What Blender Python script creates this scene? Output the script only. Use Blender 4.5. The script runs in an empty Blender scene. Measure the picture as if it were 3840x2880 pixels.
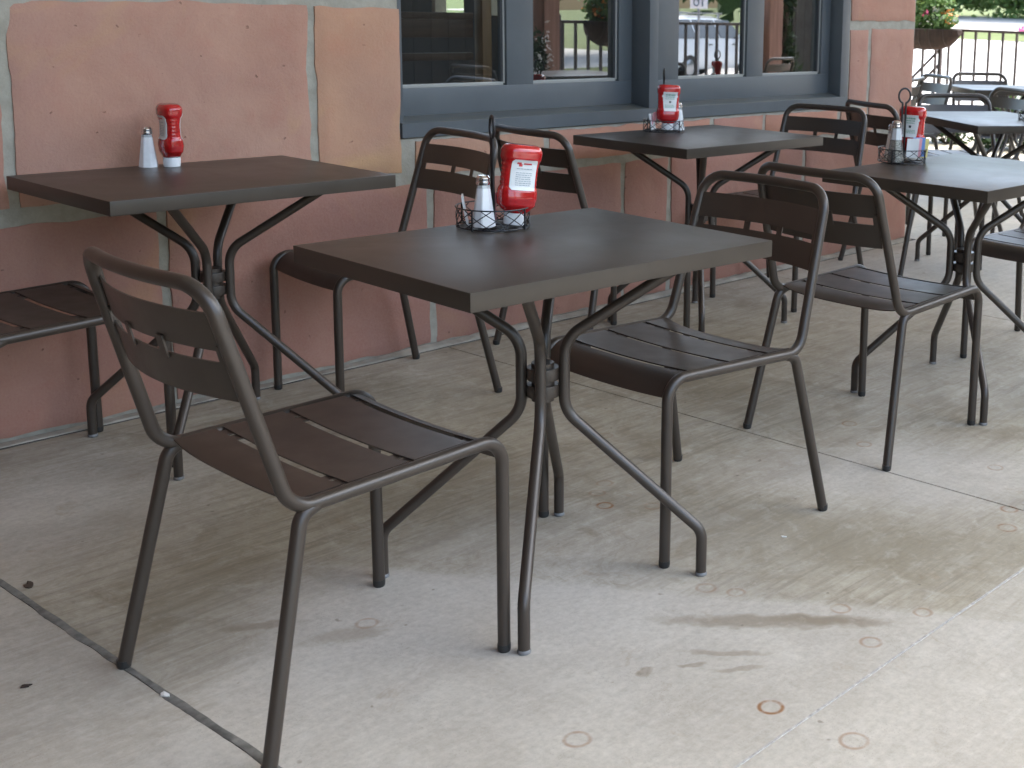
import bpy, bmesh, math, random
from mathutils import Vector, Matrix, noise
random.seed(7)
S = bpy.context.scene
C = S.collection
PI = math.pi
R = math.radians

# ------------------------------------------------------------------ helpers
def link(o):
    C.objects.link(o); return o

def thing(name, label, cat, loc=(0, 0, 0), rotz=0.0, group=None, kind=None):
    o = bpy.data.objects.new(name, None); link(o)
    o.empty_display_size = 0.1
    o.location = loc; o.rotation_euler = (0, 0, rotz)
    o['label'] = label; o['category'] = cat
    if group: o['group'] = group
    if kind: o['kind'] = kind
    return o

def obj(name, bm, mat, parent=None, smooth=35, mats=None):
    me = bpy.data.meshes.new(name)
    bmesh.ops.recalc_face_normals(bm, faces=bm.faces) if smooth is not None else None
    bm.to_mesh(me); bm.free()
    for m in (mats or [mat]): me.materials.append(m)
    if smooth:
        me.polygons.foreach_set('use_smooth', [True] * len(me.polygons))
        me.set_sharp_from_angle(angle=R(smooth))
    o = bpy.data.objects.new(name, me); link(o)
    if parent is not None: o.parent = parent
    return o

def tag(o, label, cat, group=None, kind=None):
    o['label'] = label; o['category'] = cat
    if group: o['group'] = group
    if kind: o['kind'] = kind
    return o

def struct(name, bm, mat, label=None, smooth=35):
    o = obj(name, bm, mat, None, smooth); o['kind'] = 'structure'
    if label: o['label'] = label; o['category'] = name.replace('_', ' ')
    return o

def dup(root, loc, rotz, label, group=None, skip=()):
    r = root.copy(); link(r); r.location = loc; r.rotation_euler = (0, 0, rotz)
    r['label'] = label
    if group: r['group'] = group
    for ch in list(root.children):
        c = ch.copy(); link(c); c.parent = r
        for g in list(ch.children):
            d = g.copy(); link(d); d.parent = c
    return r

def box(bm, x0, x1, y0, y1, z0, z1, bev=0.0, M=None):
    vs = [bm.verts.new((x, y, z)) for z in (z0, z1) for y in (y0, y1) for x in (x0, x1)]
    idx = [(0, 2, 3, 1), (4, 5, 7, 6), (0, 1, 5, 4), (1, 3, 7, 5), (3, 2, 6, 7), (2, 0, 4, 6)]
    fs = [bm.faces.new([vs[i] for i in f]) for f in idx]
    if M is not None:
        for v in vs: v.co = M @ v.co
    if bev > 0:
        es = list({e for f in fs for e in f.edges})
        bmesh.ops.bevel(bm, geom=es, offset=bev, segments=2, profile=0.6, affect='EDGES')
    return fs

def fillet(pts, rad, n=8):
    """polyline with rounded corners; rad = one radius or a list per inner point"""
    P = [Vector(p) for p in pts]; out = [P[0]]
    for i in range(1, len(P) - 1):
        r = rad[i - 1] if isinstance(rad, (list, tuple)) else rad
        a = (P[i - 1] - P[i]); b = (P[i + 1] - P[i]); la, lb = a.length, b.length
        a /= la; b /= lb
        ang = a.angle(b)
        if r <= 0 or ang > PI - 0.02: out.append(P[i]); continue
        t = min(r / math.tan(ang / 2), la * 0.49, lb * 0.49); r = t * math.tan(ang / 2)
        bis = (a + b).normalized(); cen = P[i] + bis * (r / math.sin(ang / 2))
        s = P[i] + a * t; e = P[i] + b * t
        v0 = s - cen; v1 = e - cen
        for k in range(n + 1):
            f = k / n; w = v0.normalized().slerp(v1.normalized(), f) * r
            out.append(cen + w)
    out.append(P[-1]); return out

def tube(bm, pts, r, seg=14, cap=True, closed=False, rz=None):
    P = [Vector(p) for p in pts]; n = len(P)
    rings = []; T = []
    for i in range(n):
        if closed: t = P[(i + 1) % n] - P[i - 1]
        else: t = (P[min(i + 1, n - 1)] - P[max(i - 1, 0)])
        T.append(t.normalized())
    ref = Vector((0, 0, 1)) if abs(T[0].z) < 0.9 else Vector((1, 0, 0))
    u = T[0].cross(ref).normalized()
    for i in range(n):
        if i > 0:
            q = T[i - 1].rotation_difference(T[i]); u = (q @ u)
        u = (u - T[i] * u.dot(T[i])).normalized(); w = T[i].cross(u)
        ri = r(i / (n - 1)) if callable(r) else r
        ring = [bm.verts.new(P[i] + (u * math.cos(2 * PI * k / seg) + w * math.sin(2 * PI * k / seg)) * ri) for k in range(seg)]
        rings.append(ring)
    m = n if closed else n - 1
    for i in range(m):
        A, B = rings[i], rings[(i + 1) % n]
        for k in range(seg):
            bm.faces.new((A[k], A[(k + 1) % seg], B[(k + 1) % seg], B[k]))
    if cap and not closed:
        bm.faces.new(rings[0][::-1]); bm.faces.new(rings[-1])

def lathe(bm, prof, seg=24, M=None, capb=True, capt=True):
    rings = []
    for (r, z) in prof:
        ring = []
        for k in range(seg):
            v = Vector((r * math.cos(2 * PI * k / seg), r * math.sin(2 * PI * k / seg), z))
            ring.append(bm.verts.new(M @ v if M is not None else v))
        rings.append(ring)
    for A, B in zip(rings, rings[1:]):
        for k in range(seg): bm.faces.new((A[k], A[(k + 1) % seg], B[(k + 1) % seg], B[k]))
    if capb: bm.faces.new(rings[0][::-1])
    if capt: bm.faces.new(rings[-1])

def sheet(bm, f, us, vs, th):
    """thick curved sheet: f(u,v)->(point, normal)"""
    top, bot = [], []
    for u in us:
        a, b = [], []
        for v in vs:
            p, n = f(u, v); a.append(bm.verts.new(p + n * th / 2)); b.append(bm.verts.new(p - n * th / 2))
        top.append(a); bot.append(b)
    nu, nv = len(us), len(vs)
    for i in range(nu - 1):
        for j in range(nv - 1):
            bm.faces.new((top[i][j], top[i + 1][j], top[i + 1][j + 1], top[i][j + 1]))
            bm.faces.new((bot[i][j], bot[i][j + 1], bot[i + 1][j + 1], bot[i + 1][j]))
    for i in range(nu - 1):
        bm.faces.new((top[i][0], bot[i][0], bot[i + 1][0], top[i + 1][0]))
        bm.faces.new((top[i][-1], top[i + 1][-1], bot[i + 1][-1], bot[i][-1]))
    for j in range(nv - 1):
        bm.faces.new((top[0][j], top[0][j + 1], bot[0][j + 1], bot[0][j]))
        bm.faces.new((top[-1][j], bot[-1][j], bot[-1][j + 1], top[-1][j + 1]))

def lin(a, b, n): return [a + (b - a) * i / (n - 1) for i in range(n)]

# ------------------------------------------------------------------ materials
def srgb(r, g, b):
    f = lambda c: (c / 255 / 12.92) if c / 255 <= 0.04045 else ((c / 255 + 0.055) / 1.055) ** 2.4
    return (f(r), f(g), f(b), 1)

class NT:
    def __init__(s, name):
        s.m = bpy.data.materials.new(name); s.m.use_nodes = True
        s.t = s.m.node_tree; s.n = s.t.nodes; s.l = s.t.links
        s.b = s.n['Principled BSDF']; s.out = s.n['Material Output']
    def add(s, typ, **kw):
        n = s.n.new(typ)
        for k, v in kw.items():
            if k.startswith('i_'):
                key = k[2:]; key = int(key) if key.isdigit() else key.replace('_', ' ')
                n.inputs[key].default_value = v
            else: setattr(n, k, v)
        return n
    def link(s, a, b): s.l.new(a, b)
    def coord(s, kind='Object', scale=None, rot=None, loc=None):
        tc = s.add('ShaderNodeTexCoord'); o = tc.outputs[kind]
        if scale is None and rot is None and loc is None: return o
        mp = s.add('ShaderNodeMapping'); s.link(o, mp.inputs[0])
        if scale is not None: mp.inputs['Scale'].default_value = scale
        if rot is not None: mp.inputs['Rotation'].default_value = rot
        if loc is not None: mp.inputs['Location'].default_value = loc
        return mp.outputs[0]
    def noise(s, vec, scale, detail=4, rough=0.55, dist=0.0):
        n = s.add('ShaderNodeTexNoise'); s.link(vec, n.inputs['Vector'])
        n.inputs['Scale'].default_value = scale; n.inputs['Detail'].default_value = detail
        n.inputs['Roughness'].default_value = rough; n.inputs['Distortion'].default_value = dist
        return n.outputs['Fac']
    def ramp(s, fac, stops):
        r = s.add('ShaderNodeValToRGB'); s.link(fac, r.inputs[0])
        el = r.color_ramp.elements
        while len(el) < len(stops): el.new(0.5)
        for e, (p, c) in zip(el, stops):
            e.position = p; e.color = c if len(c) == 4 else (*c, 1)
        return r.outputs[0]
    def mapr(s, v, a, b, c=0.0, d=1.0):
        n = s.add('ShaderNodeMapRange'); s.link(v, n.inputs[0])
        for i, x in enumerate((a, b, c, d)): n.inputs[i + 1].default_value = x
        return n.outputs[0]
    def mix(s, fac, a, b, mode='MIX'):
        n = s.add('ShaderNodeMix'); n.data_type = 'RGBA'; n.blend_type = mode
        for sock, v in ((n.inputs[0], fac), (n.inputs[6], a), (n.inputs[7], b)):
            if hasattr(v, 'node'): s.link(v, sock)
            else: sock.default_value = v
        return n.outputs[2]
    def math(s, op, a, b=None):
        n = s.add('ShaderNodeMath', operation=op)
        for sock, v in ((n.inputs[0], a), (n.inputs[1], b)):
            if v is None: continue
            if hasattr(v, 'node'): s.link(v, sock)
            else: sock.default_value = v
        return n.outputs[0]
    def bump(s, h, strength, dist=0.01):
        n = s.add('ShaderNodeBump'); s.link(h, n.inputs['Height'])
        n.inputs['Strength'].default_value = strength; n.inputs['Distance'].default_value = dist
        s.link(n.outputs[0], s.b.inputs['Normal']); return n
    def set(s, color=None, rough=None, metal=None, spec=None, coat=None):
        for key, v in (('Base Color', color), ('Roughness', rough), ('Metallic', metal), ('Specular IOR Level', spec), ('Coat Weight', coat)):
            if v is None: continue
            if hasattr(v, 'node'): s.link(v, s.b.inputs[key])
            else: s.b.inputs[key].default_value = v
        return s

def simple(name, col, rough=0.5, metal=0.0, spec=0.5, coat=0.0, nscale=None, namp=0.12, bump=0.0):
    t = NT(name)
    if nscale:
        f = t.noise(t.coord(), nscale, 5)
        c = Vector(col[:3]); lo = tuple(c * (1 - namp)); hi = tuple(c * (1 + namp))
        t.set(color=t.ramp(f, [(0.3, lo), (0.7, hi)]))
        if bump: t.bump(f, bump, 0.004)
    else: t.set(color=(*col[:3], 1))
    t.set(rough=rough, metal=metal, spec=spec, coat=coat)
    return t.m

def mat_metal():
    t = NT('powder_coated_bronze')
    co = t.coord()
    big = t.noise(co, 3.0, 3); fine = t.noise(co, 900, 2)
    t.set(color=t.ramp(big, [(0.3, (0.035, 0.0258, 0.0192)), (0.7, (0.045, 0.0338, 0.0256))]), metal=0.0, spec=0.55)
    t.set(rough=t.mapr(t.noise(co, 14, 4), 0.3, 0.7, 0.33, 0.43))
    t.bump(fine, 0.08, 0.0006)
    return t.m
METAL = mat_metal()

def mat_top():
    t = NT('powder_coated_tabletop')
    co = t.coord()
    fine = t.noise(co, 700, 2); sm = t.noise(co, 6, 5, 0.6, 0.6)
    t.set(color=t.ramp(sm, [(0.3, (0.040, 0.0318, 0.0238)), (0.7, (0.050, 0.0400, 0.0305))]), spec=0.40)
    t.set(rough=t.mapr(sm, 0.25, 0.75, 0.32, 0.42))
    t.bump(fine, 0.10, 0.0006)
    return t.m
TOP = mat_top()
GLIDE = simple('grey_plastic_glide', (0.16, 0.16, 0.16), 0.4)
BLACKP = simple('black_plastic', (0.02, 0.02, 0.02), 0.45)
WIRE = simple('black_wire', (0.018, 0.018, 0.02), 0.35, 0.2)
FRAME = simple('slate_blue_paint', (0.083, 0.094, 0.103), 0.42, nscale=5, namp=0.10)
GASKET = simple('dark_gasket', (0.02, 0.022, 0.025), 0.5)
BEAD = simple('pale_glazing_bead', (0.30, 0.30, 0.28), 0.5)
SILLM = NT('weathered_sill')
_f = SILLM.noise(SILLM.coord(scale=(1, 6, 1)), 4, 5)
SILLM.set(color=SILLM.ramp(_f, [(0.3, (0.075, 0.092, 0.105)), (0.7, (0.105, 0.105, 0.088))]), rough=0.45)
SILLM = SILLM.m
RED = simple('ketchup_red', (0.42, 0.010, 0.012), 0.16, spec=0.6, coat=0.3, nscale=30, namp=0.18)
WHITEP = simple('white_plastic_cap', (0.78, 0.79, 0.80), 0.35)
LABELW = simple('white_paper_label', (0.72, 0.73, 0.72), 0.5)
INKG = simple('grey_print_ink', (0.36, 0.40, 0.42), 0.5)
INKGR = simple('green_print_ink', (0.25, 0.42, 0.33), 0.5)
INKR = simple('red_print_ink', (0.50, 0.04, 0.05), 0.5)
INKD = simple('dark_print_ink', (0.05, 0.06, 0.06), 0.5)
CHROME = simple('chrome_cap', (0.72, 0.72, 0.74), 0.16, 1.0)
SALT = simple('salt_filled_glass', (0.80, 0.81, 0.82), 0.22, coat=0.6, nscale=60, namp=0.05)
PEPPER = NT('pepper_filled_glass')
_f = PEPPER.noise(PEPPER.coord(), 420, 3); PEPPER.set(color=PEPPER.ramp(_f, [(0.38, (0.03, 0.027, 0.022)), (0.62, (0.30, 0.28, 0.25))]), rough=0.2, coat=0.6)
PEPPER = PEPPER.m
CLEARG = simple('empty_shaker_glass', (0.50, 0.52, 0.53), 0.12, coat=0.8)
PK_W = simple('packet_paper_white', (0.75, 0.75, 0.74), 0.55)
PK_P = simple('packet_paper_pink', (0.75, 0.36, 0.40), 0.55)
PK_B = simple('packet_paper_blue', (0.16, 0.30, 0.62), 0.55)
PK_Y = simple('packet_paper_yellow', (0.74, 0.62, 0.22), 0.55)

def mat_glass():
    t = NT('window_glass')
    n = t.n; n.remove(t.b)
    tr = t.add('ShaderNodeBsdfTransparent'); tr.inputs[0].default_value = (0.90, 0.93, 0.92, 1)
    gl = t.add('ShaderNodeBsdfGlossy'); gl.inputs['Roughness'].default_value = 0.004
    gl.inputs[0].default_value = (0.95, 0.96, 0.97, 1)
    fr = t.add('ShaderNodeFresnel'); fr.inputs[0].default_value = 1.75
    ge = t.add('ShaderNodeNewGeometry')
    f2 = t.math('MULTIPLY', t.math('MINIMUM', t.math('MULTIPLY', fr.outputs[0], 4.0), 1.0), t.math('SUBTRACT', 1.0, ge.outputs['Backfacing']))
    mx = t.add('ShaderNodeMixShader'); t.link(f2, mx.inputs[0]); t.link(tr.outputs[0], mx.inputs[1]); t.link(gl.outputs[0], mx.inputs[2])
    # dried rain spots on the pane
    co = t.coord()
    sp = t.noise(co, 55, 3, 0.7); sel = t.noise(co, 5, 2)
    msk = t.math('MULTIPLY', t.mapr(sp, 0.705, 0.73), t.mapr(sel, 0.52, 0.60))
    df = t.add('ShaderNodeBsdfDiffuse'); df.inputs[0].default_value = (0.6, 0.6, 0.58, 1)
    m2 = t.add('ShaderNodeMixShader'); t.link(t.math('MULTIPLY', t.math('MULTIPLY', msk, t.math('SUBTRACT', 1.0, ge.outputs['Backfacing'])), 0.55), m2.inputs[0]); t.link(mx.outputs[0], m2.inputs[1]); t.link(df.outputs[0], m2.inputs[2])
    t.link(m2.outputs[0], t.out.inputs[0]); return t.m
GLASS = mat_glass()

def mat_stone():
    t = NT('red_sandstone')
    at = t.add('ShaderNodeAttribute'); at.attribute_name = 'tint'
    co = t.coord()
    big = t.noise(co, 2.3, 5, 0.6, 0.8); mid = t.noise(co, 9, 6, 0.65, 0.4); fine = t.noise(co, 130, 3, 0.7)
    c1 = t.mix(t.mapr(big, 0.36, 0.68), (0.335, 0.179, 0.131, 1), (0.408, 0.240, 0.176, 1))
    c2 = t.mix(t.math('MULTIPLY', t.mapr(mid, 0.50, 0.75), 0.55), c1, (0.365, 0.166, 0.123, 1))
    mauve = t.mapr(t.noise(t.coord(loc=(4, 7, 2)), 1.5, 4, 0.6, 0.5), 0.45, 0.65)
    c3 = t.mix(t.math('MULTIPLY', mauve, 0.5), c2, (0.304, 0.179, 0.152, 1))
    ochre = t.mapr(t.noise(t.coord(loc=(1, 3, 9)), 2.1, 4, 0.6, 1.0), 0.60, 0.74)
    c3 = t.mix(t.math('MULTIPLY', ochre, 0.55), c3, (0.435, 0.271, 0.135, 1))
    c4 = t.mix(0.85, c3, at.outputs['Color'], 'MULTIPLY')
    # small pits, scratches and pale flecks
    pit = t.mapr(t.noise(co, 34, 2, 0.5), 0.715, 0.75)
    c5 = t.mix(t.math('MULTIPLY', pit, 0.55), c4, (0.10, 0.045, 0.04, 1))
    flk = t.mapr(t.noise(t.coord(loc=(2, 2, 2), scale=(1, 1, 1.8)), 26, 4, 0.6, 1.5), 0.70, 0.76)
    c6 = t.mix(t.math('MULTIPLY', flk, 0.45), c5, (0.566, 0.371, 0.245, 1))
    c7 = t.mix(t.mapr(fine, 0.3, 0.7, 0.0, 0.22), c6, (0.478, 0.306, 0.229, 1))
    t.set(color=c7, rough=0.86, spec=0.25)
    h = t.math('ADD', t.math('MULTIPLY', mid, 1.0), t.math('MULTIPLY', fine, 0.22))
    h = t.math('SUBTRACT', h, t.math('MULTIPLY', pit, 0.5))
    t.bump(h, 0.55, 0.009)
    return t.m
STONE = mat_stone()

def mat_mortar():
    t = NT('grey_mortar'); co = t.coord()
    f = t.noise(co, 16, 6, 0.65); g = t.noise(co, 160, 3)
    t.set(color=t.ramp(f, [(0.3, (0.27, 0.255, 0.210)), (0.7, (0.38, 0.36, 0.305))]), rough=0.9, spec=0.2)
    t.bump(t.math('ADD', f, t.math('MULTIPLY', g, 0.4)), 0.5, 0.006); return t.m
MORTAR = mat_mortar()

def mat_floor():
    t = NT('stained_concrete'); co = t.coord()
    wob = t.add('ShaderNodeTexNoise'); t.link(co, wob.inputs['Vector']); wob.inputs['Scale'].default_value = 3.2; wob.inputs['Detail'].default_value = 5
    off = t.add('ShaderNodeVectorMath', operation='MULTIPLY_ADD'); t.link(wob.outputs['Color'], off.inputs[0])
    off.inputs[1].default_value = (0.30, 0.30, 0); off.inputs[2].default_value = (-0.15, -0.15, 0)
    wv = t.add('ShaderNodeVectorMath', operation='ADD'); t.link(co, wv.inputs[0]); t.link(off.outputs[0], wv.inputs[1]); W = wv.outputs[0]
    w2 = t.add('ShaderNodeVectorMath', operation='MULTIPLY_ADD'); t.link(wob.outputs['Color'], w2.inputs[0]); w2.inputs[1].default_value = (0.05, 0.05, 0); t.link(co, w2.inputs[2]); W2 = w2.outputs[0]
    def ellipse(vec, cx, cy, rx, ry, ang, soft):
        mp = t.add('ShaderNodeMapping', vector_type='TEXTURE'); t.link(vec, mp.inputs[0])
        mp.inputs['Location'].default_value = (cx, cy, 0); mp.inputs['Rotation'].default_value = (0, 0, ang); mp.inputs['Scale'].default_value = (rx, ry, 1)
        ln = t.add('ShaderNodeVectorMath', operation='LENGTH'); 
        fl = t.add('ShaderNodeVectorMath', operation='MULTIPLY'); t.link(mp.outputs[0], fl.inputs[0]); fl.inputs[1].default_value = (1, 1, 0)
        t.link(fl.outputs[0], ln.inputs[0])
        return t.mapr(ln.outputs['Value'], 1.0 + soft, 1.0 - soft)
    big = t.noise(W, 0.9, 5, 0.62); mid = t.noise(W, 3.4, 7, 0.66, 0.5); fine = t.noise(co, 60, 6, 0.75)
    stk = t.noise(t.coord(rot=(0, 0, R(52)), scale=(1.5, 17, 1)), 2.2, 7, 0.7, 1.2)
    stk2 = t.noise(t.coord(rot=(0, 0, R(-20)), scale=(1.2, 14, 1)), 3.0, 6, 0.7, 1.8)
    grey = t.mix(t.mapr(mid, 0.33, 0.68), (0.450, 0.412, 0.352, 1), (0.585, 0.545, 0.472, 1))
    brown = t.mix(t.mapr(mid, 0.30, 0.70), (0.285, 0.243, 0.168, 1), (0.470, 0.425, 0.325, 1))
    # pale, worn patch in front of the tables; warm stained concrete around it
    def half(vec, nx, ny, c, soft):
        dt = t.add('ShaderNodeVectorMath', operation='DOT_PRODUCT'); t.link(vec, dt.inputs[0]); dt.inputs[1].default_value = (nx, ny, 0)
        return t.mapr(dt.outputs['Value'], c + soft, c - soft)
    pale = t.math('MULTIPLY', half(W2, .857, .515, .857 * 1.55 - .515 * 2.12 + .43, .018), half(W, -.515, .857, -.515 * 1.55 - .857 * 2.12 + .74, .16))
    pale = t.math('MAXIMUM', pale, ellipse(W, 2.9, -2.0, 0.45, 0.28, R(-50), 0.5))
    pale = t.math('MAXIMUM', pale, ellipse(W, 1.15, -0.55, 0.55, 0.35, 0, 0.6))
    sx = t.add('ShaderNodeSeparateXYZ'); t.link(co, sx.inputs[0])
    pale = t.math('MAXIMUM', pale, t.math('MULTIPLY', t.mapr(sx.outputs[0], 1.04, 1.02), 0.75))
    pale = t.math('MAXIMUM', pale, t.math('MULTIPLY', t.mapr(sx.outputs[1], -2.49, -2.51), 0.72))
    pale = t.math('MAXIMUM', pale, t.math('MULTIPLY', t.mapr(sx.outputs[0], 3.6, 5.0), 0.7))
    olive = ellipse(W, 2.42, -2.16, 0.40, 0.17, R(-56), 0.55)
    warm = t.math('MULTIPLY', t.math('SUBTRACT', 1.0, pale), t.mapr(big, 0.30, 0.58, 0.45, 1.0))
    col = t.mix(warm, grey, brown)
    sm = t.math('MULTIPLY', t.mapr(stk, 0.45, 0.66), t.mapr(warm, 0.0, 1.0, 0.12, 0.70))
    col = t.mix(sm, col, (0.20, 0.165, 0.115, 1))
    col = t.mix(t.math('MULTIPLY', t.mapr(stk2, 0.55, 0.72), 0.32), col, (0.62, 0.60, 0.545, 1))
    col = t.mix(t.math('MULTIPLY', t.math('MULTIPLY', olive, t.math('SUBTRACT', 1.0, pale)), 0.55), col, (0.235, 0.200, 0.135, 1))
    violet = ellipse(W, 1.72, -1.80, 0.42, 0.34, R(-40), 0.7)
    col = t.mix(t.math('MULTIPLY', violet, 0.55), col, (0.53, 0.505, 0.465, 1))
    # blotchy dirt where the slab is stained
    dn = t.noise(W, 5.2, 9, 0.78, 0.4)
    col = t.mix(t.math('MULTIPLY', t.mapr(dn, 0.50, 0.66), t.mapr(warm, 0.1, 0.8, 0.10, 0.75)), col, (0.235, 0.195, 0.125, 1))
    dn2 = t.noise(t.coord(loc=(3, 5, 0)), 7.0, 9, 0.8, 0.3)
    col = t.mix(t.math('MULTIPLY', t.mapr(dn2, 0.54, 0.68), 0.30), col, (0.62, 0.585, 0.51, 1))
    wn = t.add('ShaderNodeTexNoise'); t.link(co, wn.inputs['Vector']); wn.inputs['Scale'].default_value = 17; wn.inputs['Detail'].default_value = 5
    w3 = t.add('ShaderNodeVectorMath', operation='MULTIPLY_ADD'); t.link(wn.outputs['Color'], w3.inputs[0]); w3.inputs[1].default_value = (0.055, 0.055, 0); t.link(co, w3.inputs[2]); W3 = w3.outputs[0]
    # streaks of dried spills
    for (cx, cy, rx, ry, a, k) in ((1.962, -2.225, 0.215, 0.027, R(-50), 0.62), (2.04, -2.31, 0.10, 0.018, R(-52), 0.5), (1.80, -2.235, 0.075, 0.012, R(-52), 0.5), (1.645, -2.172, 0.016, 0.014, 0, 0.7), (1.72, -2.225, 0.022, 0.009, R(-52), 0.6), (1.77, -2.30, 0.05, 0.010, R(-40), 0.45), (1.36, -1.63, 0.07, 0.03, R(-30), 0.4), (1.28, -1.47, 0.07, 0.015, R(-35), 0.55)):
        e = ellipse(W3, cx + 0.0275, cy + 0.0275, rx, ry, a, 0.30)
        col = t.mix(t.math('MULTIPLY', e, min(1, k * 1.05)), col, (0.225, 0.180, 0.120, 1))
    # rust rings left by chair feet
    rn = t.noise(co, 26, 3)
    rings = [(2.173, -1.529, .019, .9), (1.699, -2.429, .021, .95), (1.403, -2.242, .022, .5), (2.219, -1.455, .019, .35), (2.014, -2.087, .018, .4), (1.988, -2.024, .02, .35), (3.087, -2.13, .02, .35), (2.838, -2.305, .02, .6), (2.726, -2.358, .022, .6), (3.127, -1.61, .021, .5), (1.707, -2.605, .024, .45), (2.28, -1.42, .02, .3), (2.10, -2.30, .019, .5), (2.02, -2.43, .02, .45), (2.25, -1.62, .02, .35), (3.35, -2.2, .021, .4), (3.0, -1.75, .02, .5), (2.55, -1.15, .02, .35), (1.42, -1.62, .02, .35), (3.6, -2.05, .02, .4), (2.2, -2.44, .018, .4), (1.32, -2.40, .05, .22)]
    acc = None
    for (cx, cy, r, k) in rings:
        d = t.add('ShaderNodeVectorMath', operation='DISTANCE'); t.link(co, d.inputs[0]); d.inputs[1].default_value = (cx, cy, 0)
        q = t.math('ABSOLUTE', t.math('SUBTRACT', d.outputs['Value'], r))
        m = t.math('MULTIPLY', t.mapr(q, 0.0055, 0.001), k)
        acc = m if acc is None else t.math('MAXIMUM', acc, m)
    acc = t.math('MULTIPLY', acc, t.mapr(rn, 0.34, 0.56, 0.25, 1.25))
    col = t.mix(acc, col, (0.26, 0.115, 0.035, 1))
    rust = t.math('MULTIPLY', t.mapr(t.noise(W, 6.5, 6, 0.7), 0.60, 0.70), 0.35)
    col = t.mix(rust, col, (0.27, 0.18, 0.095, 1))
    speck = t.mapr(t.noise(co, 24, 2, 0.4), 0.74, 0.77)
    col = t.mix(t.math('MULTIPLY', speck, 0.55), col, (0.12, 0.085, 0.06, 1))
    col = t.mix(t.mapr(fine, 0.30, 0.72, 0.0, 0.42), col, (0.19, 0.17, 0.14, 1))
    vor = t.add('ShaderNodeTexVoronoi'); t.link(co, vor.inputs['Vector']); vor.inputs['Scale'].default_value = 190
    grit = t.math('MULTIPLY', t.mapr(vor.outputs['Distance'], 0.22, 0.12), t.mapr(t.noise(co, 9, 3), 0.45, 0.62))
    col = t.mix(t.math('MULTIPLY', grit, 0.40), col, (0.15, 0.13, 0.11, 1))
    cloud = t.noise(W, 14, 6, 0.75)
    col = t.mix(t.mapr(cloud, 0.52, 0.70, 0.0, 0.30), col, (0.61, 0.58, 0.52, 1))
    t.set(color=col, rough=t.mapr(mid, 0.3, 0.7, 0.55, 0.78), spec=0.35)
    t.bump(t.math('ADD', t.math('MULTIPLY', fine, 0.5), t.math('MULTIPLY', stk, 0.6)), 0.22, 0.004)
    return t.m
CONC = mat_floor()
JOINT = simple('joint_filler', (0.17, 0.16, 0.14), 0.9, nscale=40, namp=0.4)
CRACK = simple('dark_crack', (0.03, 0.028, 0.025), 0.9)

# ------------------------------------------------------------------ camera (solved from the photograph's table and chair corners)
cam = bpy.data.cameras.new('camera'); co = bpy.data.objects.new('camera', cam); link(co)
E1 = Vector((0.61068493, -0.79129772, 0.03019672)); E2 = Vector((0.12757530, 0.13594834, 0.98246760)); FW = Vector((0.78152957, 0.59612580, -0.18397164))
CAMPOS = Vector((0.0, -3.72019, 1.23670))
M = Matrix(((E1.x, E2.x, -FW.x, 0), (E1.y, E2.y, -FW.y, CAMPOS.y), (E1.z, E2.z, -FW.z, CAMPOS.z), (0, 0, 0, 1)))
co.matrix_world = M
cam.sensor_fit = 'HORIZONTAL'; cam.sensor_width = 36.0
cam.lens = 4852.873 / 3840 * 36.0
cam.shift_x = -1015.159 / 3840; cam.shift_y = -505.153 / 3840
cam.clip_start = 0.05; cam.clip_end = 1000
cam.dof.use_dof = True; cam.dof.focus_distance = 2.9; cam.dof.aperture_fstop = 11
S.camera = co

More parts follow.
